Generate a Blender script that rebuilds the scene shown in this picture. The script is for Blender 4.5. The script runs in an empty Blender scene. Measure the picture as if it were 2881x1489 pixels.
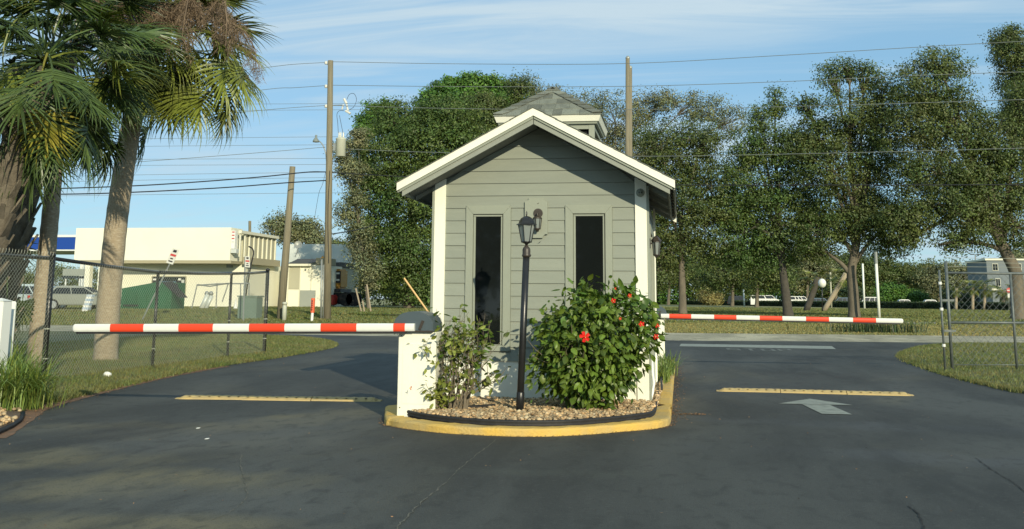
import bpy, bmesh, math, random
import numpy as np
from mathutils import Vector, Matrix, Euler
R = math.radians
rng = np.random.default_rng(7)
random.seed(7)
sc = bpy.context.scene
col = sc.collection

# ------------------------------------------------------------------ camera
CAM_H = 1.3
F_PX, CX, CY = 2950.0, 1440.5, 337.0          # focal length and principal point, in pixels of the 2881 x 1489 photograph
RW = np.array([[0.98784, 0.02026, 0.15415], [0.15560, -0.16820, -0.97339], [0.0, 0.0, 0.0]])
def _axes():
    def d(u, v):
        a = np.array([u - CX, -(v - CY), -F_PX]); return a / np.linalg.norm(a)
    Y = d(1913, 845); Z = d(1560, -16900); Z = Z - Y * Y.dot(Z); Z /= np.linalg.norm(Z)
    return np.array([np.cross(Y, Z), Y, Z])
RW = _axes()
CAMP = np.array([0.0, 0.0, CAM_H])
def ray(u, v): return RW @ np.array([u - CX, -(v - CY), -F_PX])
def G(u, v, z=0.0):
    a = ray(u, v); return Vector(CAMP + a * ((z - CAM_H) / a[2]))
def AY(u, v, Y):
    a = ray(u, v); return Vector(CAMP + a * (Y / a[1]))
cam_d = bpy.data.cameras.new("camera"); cam = bpy.data.objects.new("camera", cam_d); col.objects.link(cam)
M = Matrix([[RW[i][j] for j in range(3)] for i in range(3)]).to_4x4()
cam.matrix_world = Matrix.Translation(Vector(CAMP)) @ M
cam_d.sensor_width = 36; cam_d.lens = F_PX / 2881 * 36
cam_d.shift_x = 0.0; cam_d.shift_y = -(744.5 - CY) / 2881
cam_d.clip_start = 0.05; cam_d.clip_end = 5000
sc.camera = cam

# ------------------------------------------------------------------ light
SUN_EL, SUN_AZ = 19.5, 28.2          # the sun stands behind the camera, to the right
sun_d = bpy.data.lights.new("sun", 'SUN'); sun = bpy.data.objects.new("sun", sun_d); col.objects.link(sun)
sun_d.energy = 4.6; sun_d.angle = R(0.55); sun_d.color = (1.0, 0.90, 0.66)
sv = Vector((math.sin(R(SUN_AZ)) * math.cos(R(SUN_EL)), -math.cos(R(SUN_AZ)) * math.cos(R(SUN_EL)), math.sin(R(SUN_EL))))
sun.rotation_euler = sv.to_track_quat('Z', 'Y').to_euler(); sun.location = (20, -30, 30)
world = bpy.data.worlds.new("World"); sc.world = world; world.use_nodes = True
nt = world.node_tree; nt.nodes.clear()
N = nt.nodes.new; L = nt.links.new
out = N('ShaderNodeOutputWorld'); bg = N('ShaderNodeBackground'); bg.inputs[1].default_value = 0.125
sky = N('ShaderNodeTexSky'); sky.sky_type = 'NISHITA'; sky.sun_disc = False
sky.sun_elevation = R(SUN_EL); sky.sun_rotation = R(180 - SUN_AZ)
sky.air_density = 1.0; sky.dust_density = 0.0; sky.ozone_density = 2.6; sky.altitude = 0
# thin cirrus: two stretched noises on the dome of the sky, projected as on a flat layer high above
tc = N('ShaderNodeTexCoord'); sx = N('ShaderNodeSeparateXYZ'); L(tc.outputs['Generated'], sx.inputs[0])
def mth(op, a, b=None, c=None):
    n = N('ShaderNodeMath'); n.operation = op
    for i, v in enumerate((a, b, c)):
        if v is None: continue
        if isinstance(v, (int, float)): n.inputs[i].default_value = v
        else: L(v, n.inputs[i])
    return n.outputs[0]
zc = mth('ADD', mth('MAXIMUM', sx.outputs[2], 0.0), 0.16)
cb_ = N('ShaderNodeCombineXYZ'); L(mth('DIVIDE', sx.outputs[0], zc), cb_.inputs[0]); L(mth('DIVIDE', sx.outputs[1], zc), cb_.inputs[1])
def cn(scale, loc, rotz, stretch, detail, dist, lo, hi):
    mp = N('ShaderNodeMapping'); mp.inputs['Location'].default_value = loc; mp.inputs['Rotation'].default_value = (0, 0, R(rotz)); mp.inputs['Scale'].default_value = stretch
    n = N('ShaderNodeTexNoise'); n.inputs['Scale'].default_value = scale; n.inputs['Detail'].default_value = detail; n.inputs['Roughness'].default_value = 0.6; n.inputs['Distortion'].default_value = dist
    L(cb_.outputs[0], mp.inputs[0]); L(mp.outputs[0], n.inputs[0]); mr = N('ShaderNodeMapRange'); mr.interpolation_type = 'SMOOTHSTEP'; mr.inputs[1].default_value = lo; mr.inputs[2].default_value = hi; L(n.outputs[0], mr.inputs[0]); return mr.outputs[0]
streak = cn(1.5, (3.1, 1.7, 0), -16, (0.55, 2.2, 1), 9, 0.9, 0.40, 0.68)
broad = cn(0.45, (7.3, 2.2, 0), -10, (0.8, 1.5, 1), 4, 0.5, 0.36, 0.62)
cl = mth('MINIMUM', mth('ADD', mth('MULTIPLY', mth('MULTIPLY', streak, mth('ADD', mth('MULTIPLY', broad, 0.7), 0.3)), 0.95), mth('MULTIPLY', broad, 0.22)), 1.0)
mix = N('ShaderNodeMixRGB'); mix.inputs[2].default_value = (4.5, 5.7, 6.5, 1)
tn = N('ShaderNodeMixRGB'); tn.blend_type = 'MULTIPLY'; tn.inputs[0].default_value = 1; tn.inputs[2].default_value = (0.86, 1.0, 1.16, 1)
veil = N('ShaderNodeMixRGB'); veil.inputs[0].default_value = 0.60; veil.inputs[2].default_value = (2.3, 4.3, 5.5, 1)
L(cl, mix.inputs[0]); L(sky.outputs[0], tn.inputs[1]); L(tn.outputs[0], veil.inputs[1]); L(veil.outputs[0], mix.inputs[1]); L(mix.outputs[0], bg.inputs[0]); L(bg.outputs[0], out.inputs[0])
sc.view_settings.view_transform = 'Standard'; sc.view_settings.look = 'None'
sc.view_settings.exposure = 0.0; sc.view_settings.gamma = 1.0; sc.view_settings.use_curve_mapping = False
sc.render.engine = 'CYCLES'
sc.cycles.max_bounces = 6; sc.cycles.transparent_max_bounces = 12

# ------------------------------------------------------------------ materials
MATS = {}
def pbr(name, c, rough=0.7, c2=None, scale=3.0, amt=0.5, bump=0.0, bscale=60.0, metal=0.0, spec=0.5, stretch=(1, 1, 1), tint=False, rnd=0.0, trans=0.0, detail=5.0, c3=None, scale3=0.5, lo=0.35, hi=0.65, coat=0.0):
    m = bpy.data.materials.new(name); m.use_nodes = True; t = m.node_tree; ns = t.nodes; lk = t.links.new
    b = ns['Principled BSDF']; b.inputs['Roughness'].default_value = rough; b.inputs['Metallic'].default_value = metal
    b.inputs['Specular IOR Level'].default_value = spec
    if coat: b.inputs['Coat Weight'].default_value = coat
    geo = ns.new('ShaderNodeNewGeometry'); mpn = ns.new('ShaderNodeMapping'); mpn.inputs['Scale'].default_value = stretch; lk(geo.outputs['Position'], mpn.inputs[0])
    cur = ns.new('ShaderNodeRGB'); cur.outputs[0].default_value = (*c, 1); cur = cur.outputs[0]
    def mixn(a, bcol, sc_, lo_, hi_, k):
        nz = ns.new('ShaderNodeTexNoise'); nz.inputs['Scale'].default_value = sc_; nz.inputs['Detail'].default_value = detail; nz.inputs['Roughness'].default_value = 0.6
        lk(mpn.outputs[0], nz.inputs[0])
        mr = ns.new('ShaderNodeMapRange'); mr.inputs[1].default_value = lo_; mr.inputs[2].default_value = hi_; mr.inputs[4].default_value = k; lk(nz.outputs[0], mr.inputs[0])
        mx = ns.new('ShaderNodeMixRGB'); mx.inputs[2].default_value = (*bcol, 1); lk(mr.outputs[0], mx.inputs[0]); lk(a, mx.inputs[1]); return mx.outputs[0]
    if c2: cur = mixn(cur, c2, scale, lo, hi, amt)
    if c3: cur = mixn(cur, c3, scale3, 0.48, 0.70, 0.8)
    if tint:
        at = ns.new('ShaderNodeAttribute'); at.attribute_name = 'tint'
        mx = ns.new('ShaderNodeMixRGB'); mx.blend_type = 'MULTIPLY'; mx.inputs[0].default_value = 1; lk(cur, mx.inputs[1]); lk(at.outputs['Color'], mx.inputs[2]); cur = mx.outputs[0]
    if rnd:
        oi = ns.new('ShaderNodeObjectInfo'); mr = ns.new('ShaderNodeMapRange'); mr.inputs[3].default_value = 1 - rnd; mr.inputs[4].default_value = 1 + rnd; lk(oi.outputs['Random'], mr.inputs[0])
        mx = ns.new('ShaderNodeVectorMath'); mx.operation = 'SCALE'; lk(cur, mx.inputs[0]); lk(mr.outputs[0], mx.inputs['Scale']); cur = mx.outputs[0]
    lk(cur, b.inputs['Base Color'])
    if bump:
        nz = ns.new('ShaderNodeTexNoise'); nz.inputs['Scale'].default_value = bscale; nz.inputs['Detail'].default_value = 4; lk(mpn.outputs[0], nz.inputs[0])
        bp = ns.new('ShaderNodeBump'); bp.inputs['Strength'].default_value = bump; bp.inputs['Distance'].default_value = 0.02; lk(nz.outputs[0], bp.inputs['Height']); lk(bp.outputs[0], b.inputs['Normal'])
    if trans:
        tr = ns.new('ShaderNodeBsdfTranslucent'); ms = ns.new('ShaderNodeMixShader'); ms.inputs[0].default_value = trans
        br = ns.new('ShaderNodeVectorMath'); br.operation = 'MULTIPLY'; br.inputs[1].default_value = (1.5, 1.4, 0.7); lk(cur, br.inputs[0]); lk(br.outputs[0], tr.inputs[0])
        lk(b.outputs[0], ms.inputs[1]); lk(tr.outputs[0], ms.inputs[2]); lk(ms.outputs[0], ns['Material Output'].inputs[0])
    MATS[name] = m; return m
def glass(name, c=(0.008, 0.010, 0.010), rough=0.04):
    m = bpy.data.materials.new(name); m.use_nodes = True; b = m.node_tree.nodes['Principled BSDF']
    b.inputs['Base Color'].default_value = (*c, 1); b.inputs['Roughness'].default_value = rough; b.inputs['Specular IOR Level'].default_value = 0.5
    MATS[name] = m; return m

pbr('siding_paint', (0.240, 0.264, 0.218), 0.62, (0.200, 0.226, 0.188), 1.7, 0.5, 0.12, 30, stretch=(1, 1, 6), rnd=0.05, c3=(0.25, 0.275, 0.225), scale3=2.5)
pbr('trim_gray', (0.272, 0.298, 0.238), 0.6, (0.24, 0.265, 0.218), 3, 0.5, 0.12, 40)
pbr('fascia_gray', (0.27, 0.29, 0.24), 0.65, (0.20, 0.22, 0.19), 4, 0.5, 0.15, 40)
pbr('white_paint', (0.80, 0.80, 0.68), 0.5, (0.66, 0.65, 0.54), 2.5, 0.45, 0.08, 30, stretch=(1, 1, 0.4), lo=0.5, hi=0.8)
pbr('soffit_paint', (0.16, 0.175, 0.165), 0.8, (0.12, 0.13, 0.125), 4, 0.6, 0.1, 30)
pbr('shingle', (0.165, 0.180, 0.145), 0.92, (0.24, 0.255, 0.205), 90, 0.7, 0.6, 250, rnd=0.30, c3=(0.12, 0.13, 0.11), scale3=7, detail=3)
pbr('black_metal', (0.012, 0.013, 0.014), 0.32, (0.03, 0.03, 0.03), 9, 0.4, 0.05, 60)
pbr('bronze_metal', (0.035, 0.028, 0.022), 0.45, (0.06, 0.05, 0.04), 30, 0.5)
pbr('brass_screw', (0.02, 0.02, 0.02), 0.5)
glass('window_glass'); glass('car_glass', (0.015, 0.02, 0.025), 0.25); 
pbr('lantern_glass', (0.20, 0.23, 0.22), 0.12, spec=0.6)
pbr('bulb_white', (0.75, 0.74, 0.62), 0.3)
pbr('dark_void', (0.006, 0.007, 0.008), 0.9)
pbr('gate_hood', (0.060, 0.085, 0.098), 0.42, (0.075, 0.10, 0.11), 6, 0.5, 0.05, 50)
pbr('tape_red', (0.74, 0.060, 0.018), 0.42, (0.62, 0.07, 0.03), 12, 0.35); pbr('tape_white', (0.74, 0.76, 0.70), 0.42, (0.62, 0.64, 0.6), 12, 0.35)
pbr('rubber_black', (0.012, 0.012, 0.013), 0.7, (0.03, 0.03, 0.03), 14, 0.5, 0.2, 80)
pbr('kerb_yellow', (0.66, 0.42, 0.085), 0.85, (0.52, 0.37, 0.13), 3.5, 0.75, 0.5, 45, c3=(0.42, 0.34, 0.17), scale3=1.8)
pbr('bump_yellow', (0.55, 0.40, 0.16), 0.8, (0.38, 0.30, 0.15), 6, 0.7, 0.3, 60)
pbr('soil', (0.16, 0.115, 0.075), 0.95, (0.09, 0.065, 0.045), 8, 0.8, 0.8, 50)
pbr('gravel_stone', (0.50, 0.36, 0.19), 0.8, (0.30, 0.19, 0.10), 14, 0.8, 0.3, 60, c3=(0.62, 0.52, 0.34), scale3=22, tint=True)
pbr('stem_bark', (0.20, 0.165, 0.115), 0.85, (0.12, 0.10, 0.07), 30, 0.6, 0.3, 120)
pbr('hibiscus_leaf', (0.095, 0.165, 0.026), 0.42, (0.15, 0.205, 0.035), 5, 0.5, tint=True, trans=0.28, spec=0.45)
pbr('hibiscus_leaf_single', (0.105, 0.178, 0.026), 0.42, (0.18, 0.235, 0.04), 6, 0.5, rnd=0.45, trans=0.28, spec=0.45)
pbr('thin_leaf_single', (0.19, 0.245, 0.045), 0.5, (0.30, 0.30, 0.08), 9, 0.6, rnd=0.35, trans=0.3, spec=0.4)
pbr('petal_red', (0.75, 0.02, 0.008), 0.5, (0.6, 0.01, 0.01), 30, 0.5, trans=0.2)
pbr('petal_yellow', (0.8, 0.5, 0.1), 0.6)
# asphalt: fine aggregate, worn tan patches, streaks
def asphalt(name, base, patch, big, stains=()):
    m = bpy.data.materials.new(name); m.use_nodes = True; t = m.node_tree; ns = t.nodes; lk = t.links.new; b = ns['Principled BSDF']
    geo = ns.new('ShaderNodeNewGeometry')
    def noise(scale, detail, mapping=None, dist=0.0):
        nz = ns.new('ShaderNodeTexNoise'); nz.inputs['Scale'].default_value = scale; nz.inputs['Detail'].default_value = detail; nz.inputs['Distortion'].default_value = dist
        src = geo.outputs['Position']
        if mapping:
            mpn = ns.new('ShaderNodeMapping'); mpn.inputs['Scale'].default_value = mapping[0]; mpn.inputs['Rotation'].default_value = (0, 0, mapping[1]); lk(src, mpn.inputs[0]); src = mpn.outputs[0]
        lk(src, nz.inputs[0]); return nz.outputs[0]
    def rmp(x, lo, hi, k=1.0):
        mr = ns.new('ShaderNodeMapRange'); mr.inputs[1].default_value = lo; mr.inputs[2].default_value = hi; mr.inputs[4].default_value = k; lk(x, mr.inputs[0]); return mr.outputs[0]
    def mixc(a, c, fac):
        mx = ns.new('ShaderNodeMixRGB'); lk(fac, mx.inputs[0]); mx.inputs[2].default_value = (*c, 1)
        if isinstance(a, tuple): mx.inputs[1].default_value = (*a, 1)
        else: lk(a, mx.inputs[1])
        return mx.outputs[0]
    c = mixc(base, tuple(x * 1.6 for x in base), rmp(noise(0.55, 6, ((1, 0.35, 1), R(8)), 0.6), 0.42, 0.62))
    for (x0, y0, rx, ry, ang, cc, k) in stains:       # worn or dusty places, each an ellipse with a ragged soft edge
        mpn = ns.new('ShaderNodeMapping'); mpn.vector_type = 'TEXTURE'; mpn.inputs['Location'].default_value = (x0, y0, 0); mpn.inputs['Rotation'].default_value = (0, 0, R(ang)); mpn.inputs['Scale'].default_value = (rx, ry, 1e3)
        lk(geo.outputs['Position'], mpn.inputs[0]); ln_ = ns.new('ShaderNodeVectorMath'); ln_.operation = 'LENGTH'; lk(mpn.outputs[0], ln_.inputs[0])
        ad = ns.new('ShaderNodeMath'); ad.operation = 'MULTIPLY_ADD'; ad.inputs[1].default_value = 1.5; lk(noise(1.6, 7, ((1, 0.5, 1), R(ang)), 0.4), ad.inputs[0]); lk(ln_.outputs['Value'], ad.inputs[2])
        c = mixc(c, cc, rmp(ad.outputs[0], 1.75, 1.15, k))
    c = mixc(c, tuple(x * 0.60 for x in base), rmp(noise(0.9, 6, ((1, 0.28, 1), R(-14)), 0.6), 0.48, 0.66, 0.8))
    c = mixc(c, patch, rmp(noise(big, 7, ((1, 0.6, 1), R(30)), 0.7), 0.58, 0.72, 0.5))
    c = mixc(c, tuple(x * 1.5 for x in base), rmp(noise(2.3, 8, ((1, 0.22, 1), R(24)), 1.2), 0.50, 0.72, 0.6))
    c = mixc(c, tuple(x * 0.6 for x in base), rmp(noise(7, 6, ((1, 0.5, 1), R(-30)), 0.6), 0.52, 0.70, 0.55))
    c = mixc(c, tuple(x * 1.9 for x in base), rmp(noise(22, 5), 0.56, 0.72, 0.5))
    c = mixc(c, tuple(x * 2.4 for x in base), rmp(noise(120, 2), 0.60, 0.75, 0.6))
    c = mixc(c, tuple(x * 0.35 for x in base), rmp(noise(60, 2), 0.58, 0.70, 0.65))
    lk(c, b.inputs['Base Color']); b.inputs['Roughness'].default_value = 0.78; b.inputs['Specular IOR Level'].default_value = 0.35
    bp = ns.new('ShaderNodeBump'); bp.inputs['Strength'].default_value = 0.45; bp.inputs['Distance'].default_value = 0.006; lk(noise(110, 3), bp.inputs['Height']); lk(bp.outputs[0], b.inputs['Normal'])
    MATS[name] = m
TAN = (0.18, 0.155, 0.085); GRY = (0.098, 0.10, 0.088)
def st_(u, v, rx, ry, ang, cc, k): p = G(u, v); return (p.x, p.y, rx, ry, ang, cc, k)
asphalt('asphalt', (0.046, 0.0475, 0.042), (0.13, 0.12, 0.08), 0.33, [st_(860, 1178, .62, 1.7, -22, TAN, .9), st_(810, 1200, 1.5, 2.4, -25, GRY, .7), st_(430, 1360, 1.2, .75, 12, TAN, .85), st_(300, 1480, 1.3, .5, 10, TAN, .75), st_(390, 1210, 1.4, .8, 10, TAN, .45), st_(330, 1215, 1.1, .5, 15, GRY, .6), st_(60, 1290, 1.4, .8, 10, TAN, .6),
    st_(700, 1240, 1.4, .9, 5, GRY, .5), st_(1930, 1150, .35, 2.6, 0, (0.10, 0.092, 0.068), .7), st_(1930, 1020, .30, 5, 0, (0.12, 0.11, 0.08), .6), st_(600, 1400, 1.4, .7, 0, GRY, .5), st_(2500, 1200, 3.0, .5, -8, (0.075, 0.08, 0.082), .6), st_(2650, 1290, 2.0, .5, -12, (0.075, 0.08, 0.082), .6), st_(1500, 1330, 1.6, .25, 3, (0.066, 0.070, 0.058), .7), st_(860, 1000, 1.2, 6, -10, (0.085, 0.085, 0.07), .5)])
asphalt('street_asphalt', (0.33, 0.295, 0.20), (0.40, 0.355, 0.245), 0.2)
asphalt('worn_asphalt', (0.072, 0.070, 0.058), (0.16, 0.15, 0.11), 0.8)
pbr('sand_stain', (0.105, 0.098, 0.068), 0.85, (0.05, 0.052, 0.046), 2.2, 0.9, 0.3, 90)
pbr('crack_dust', (0.17, 0.16, 0.12), 0.9, (0.05, 0.05, 0.045), 14, 0.9)
pbr('crack_dark', (0.010, 0.010, 0.010), 0.9)
pbr('road_paint', (0.28, 0.30, 0.255), 0.8, (0.14, 0.15, 0.13), 7, 0.75, 0.2, 80, lo=0.45, hi=0.7)
pbr('faded_paint', (0.17, 0.18, 0.155), 0.8, (0.07, 0.075, 0.068), 5, 0.9, 0.2, 80, lo=0.40, hi=0.62)
pbr('concrete', (0.34, 0.32, 0.25), 0.85, (0.26, 0.245, 0.19), 5, 0.7, 0.25, 60)
pbr('orange_dust', (0.22, 0.115, 0.06), 0.95, (0.12, 0.08, 0.05), 6, 0.8, 0.3, 60)
pbr('lawn', (0.085, 0.105, 0.032), 0.95, (0.155, 0.135, 0.055), 0.8, 0.9, 0.6, 30, c3=(0.05, 0.085, 0.022), scale3=0.35, detail=8)
pbr('verge', (0.20, 0.215, 0.075), 0.95, (0.28, 0.25, 0.12), 0.6, 0.9, 0.4, 20, c3=(0.12, 0.15, 0.045), scale3=0.25, stretch=(1, 0.6, 1), detail=8)
pbr('grass_blade', (0.135, 0.175, 0.045), 0.6, (0.22, 0.20, 0.085), 0.9, 0.8, tint=True, trans=0.3)
pbr('dry_blade', (0.30, 0.26, 0.11), 0.7, (0.20, 0.21, 0.07), 0.5, 0.8, tint=True, trans=0.25)
pbr('litter', (0.17, 0.085, 0.04), 0.8, (0.30, 0.2, 0.1), 20, 0.7, tint=True)
pbr('liriope', (0.14, 0.22, 0.045), 0.45, (0.22, 0.25, 0.07), 6, 0.6, tint=True, trans=0.25)
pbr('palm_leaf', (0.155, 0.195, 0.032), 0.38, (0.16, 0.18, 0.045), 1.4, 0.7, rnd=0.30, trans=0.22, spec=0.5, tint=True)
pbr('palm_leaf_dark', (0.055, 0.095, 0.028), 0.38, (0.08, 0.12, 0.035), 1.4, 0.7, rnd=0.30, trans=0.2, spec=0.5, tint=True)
pbr('palm_leaf_yellow', (0.34, 0.30, 0.05), 0.45, (0.22, 0.26, 0.04), 4, 0.7, trans=0.25, tint=True)
pbr('palm_bark', (0.36, 0.295, 0.20), 0.9, (0.24, 0.19, 0.13), 9, 0.7, 0.45, 45, stretch=(1, 1, 3.0), c3=(0.48, 0.43, 0.33), scale3=16)
pbr('boot', (0.10, 0.085, 0.062), 0.9, (0.17, 0.145, 0.105), 9, 0.7, 0.6, 30, rnd=0.3)
pbr('fruit_stalk', (0.175, 0.125, 0.080), 0.85, (0.11, 0.08, 0.05), 20, 0.6, tint=True)
pbr('oak_leaf', (0.078, 0.118, 0.032), 0.5, (0.125, 0.148, 0.046), 0.22, 0.8, tint=True, trans=0.26, spec=0.4)
pbr('oak_leaf_pale', (0.14, 0.165, 0.075), 0.5, (0.20, 0.20, 0.11), 0.3, 0.8, tint=True, trans=0.2, spec=0.4)
pbr('green_leaf', (0.070, 0.130, 0.032), 0.5, (0.115, 0.155, 0.040), 0.25, 0.8, tint=True, trans=0.26, spec=0.4)
pbr('bright_leaf', (0.075, 0.17, 0.028), 0.5, (0.10, 0.19, 0.03), 0.3, 0.6, tint=True, trans=0.22, spec=0.4)
pbr('hedge_leaf', (0.024, 0.050, 0.016), 0.5, (0.05, 0.075, 0.022), 0.3, 0.7, tint=True, trans=0.12)
pbr('oak_bark', (0.17, 0.145, 0.105), 0.95, (0.09, 0.08, 0.06), 2.5, 0.8, 0.9, 9, stretch=(1, 1, 0.4))
pbr('dark_bark', (0.055, 0.050, 0.042), 0.95, (0.10, 0.09, 0.07), 2.5, 0.6, 0.9, 9)
pbr('pole_wood', (0.235, 0.205, 0.135), 0.9, (0.15, 0.135, 0.09), 3, 0.8, 0.4, 18, stretch=(6, 6, 0.35))
pbr('insulator', (0.62, 0.62, 0.56), 0.3); pbr('transformer_paint', (0.50, 0.52, 0.42), 0.5, (0.42, 0.42, 0.34), 4, 0.5)
pbr('wire_dark', (0.02, 0.02, 0.022), 0.6); pbr('wire_gray', (0.16, 0.18, 0.17), 0.5)
pbr('galvanised', (0.30, 0.32, 0.30), 0.45, (0.22, 0.24, 0.23), 8, 0.6, metal=0.3)
pbr('gate_metal', (0.085, 0.105, 0.105), 0.5, (0.17, 0.19, 0.18), 9, 0.7, 0.1, 60, metal=0.2)
pbr('fence_wire', (0.34, 0.36, 0.29), 0.5, metal=0.1)
pbr('cream_wall', (0.80, 0.79, 0.64), 0.75, (0.72, 0.71, 0.57), 0.4, 0.5, 0.05, 20)
pbr('cream_dark', (0.42, 0.41, 0.30), 0.8, (0.35, 0.34, 0.25), 0.6, 0.5)
pbr('cream_trim', (0.70, 0.69, 0.55), 0.7); pbr('band_tan', (0.36, 0.33, 0.22), 0.8)
pbr('canopy_blue', (0.008, 0.055, 0.30), 0.5); pbr('canopy_white', (0.72, 0.75, 0.72), 0.5)
pbr('sheet_metal', (0.50, 0.54, 0.50), 0.4, (0.72, 0.73, 0.66), 0.35, 0.8, metal=0.1); pbr('tar_roof', (0.07, 0.07, 0.065), 0.9, (0.11, 0.105, 0.1), 1, 0.6)
pbr('door_gray', (0.28, 0.31, 0.28), 0.6, (0.34, 0.36, 0.31), 0.8, 0.6)
pbr('dumpster_green', (0.018, 0.11, 0.050), 0.5, (0.02, 0.08, 0.04), 1.2, 0.5); pbr('lid_black', (0.02, 0.02, 0.024), 0.5)
pbr('utility_green', (0.13, 0.19, 0.155), 0.6, (0.10, 0.15, 0.12), 2, 0.5)
pbr('sign_white', (0.60, 0.60, 0.54), 0.5); pbr('sign_red', (0.5, 0.06, 0.05), 0.5); pbr('marker_orange', (0.72, 0.10, 0.025), 0.5)
pbr('car_silver', (0.36, 0.37, 0.31), 0.35, metal=0.4, coat=0.6); pbr('car_dark', (0.02, 0.028, 0.035), 0.25, coat=0.6); pbr('car_white', (0.76, 0.77, 0.72), 0.3, coat=0.5)
pbr('car_blue', (0.06, 0.12, 0.17), 0.3, coat=0.5); pbr('car_pale', (0.42, 0.50, 0.52), 0.3, coat=0.5); pbr('tyre', (0.015, 0.015, 0.015), 0.8); pbr('rim', (0.55, 0.56, 0.52), 0.35, metal=0.6)
pbr('lamp_red', (0.45, 0.02, 0.01), 0.3); pbr('lamp_clear', (0.7, 0.7, 0.65), 0.2)
pbr('excavator_yellow', (0.50, 0.25, 0.03), 0.5, (0.35, 0.18, 0.03), 2, 0.5); pbr('machine_red', (0.42, 0.03, 0.02), 0.5)
pbr('tan_rod', (0.62, 0.40, 0.15), 0.5); pbr('vinyl_white', (0.78, 0.80, 0.74), 0.45)
pbr('boulder', (0.13, 0.125, 0.11), 0.95, (0.22, 0.21, 0.18), 9, 0.7, 0.9, 25)
pbr('gray_stucco', (0.17, 0.20, 0.21), 0.8, (0.15, 0.175, 0.185), 0.3, 0.5); pbr('plastic_white', (0.74, 0.75, 0.70), 0.5)
pbr('bag_blue', (0.30, 0.42, 0.55), 0.4, (0.60, 0.64, 0.66), 5, 0.9)
# ------------------------------------------------------------------ builders
WL = {}
def tag(o, label=None, cat=None, group=None, kind=None):
    if label: o['label'] = label
    if cat: o['category'] = cat
    if group: o['group'] = group
    if kind: o['kind'] = kind
    return o
def thing(name, label, cat, loc=(0, 0, 0), group=None):
    o = bpy.data.objects.new(name, None); col.objects.link(o); o.location = loc; o.empty_display_size = 0.2
    WL[o.name] = Vector(loc); return tag(o, label, cat, group)
def link(name, me, mat, parent=None, loc=None):
    o = bpy.data.objects.new(name, me); col.objects.link(o)
    if mat is not None and not me.materials: me.materials.append(MATS[mat] if isinstance(mat, str) else mat)
    if parent is not None: o.parent = parent
    base = WL.get(parent.name, Vector((0, 0, 0))) if parent is not None else Vector((0, 0, 0))
    l = Vector(loc) if loc is not None else base
    o.location = l - base; WL[o.name] = l
    return o
def setmat(me, mat):
    me.materials.clear(); me.materials.append(MATS[mat])
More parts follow.
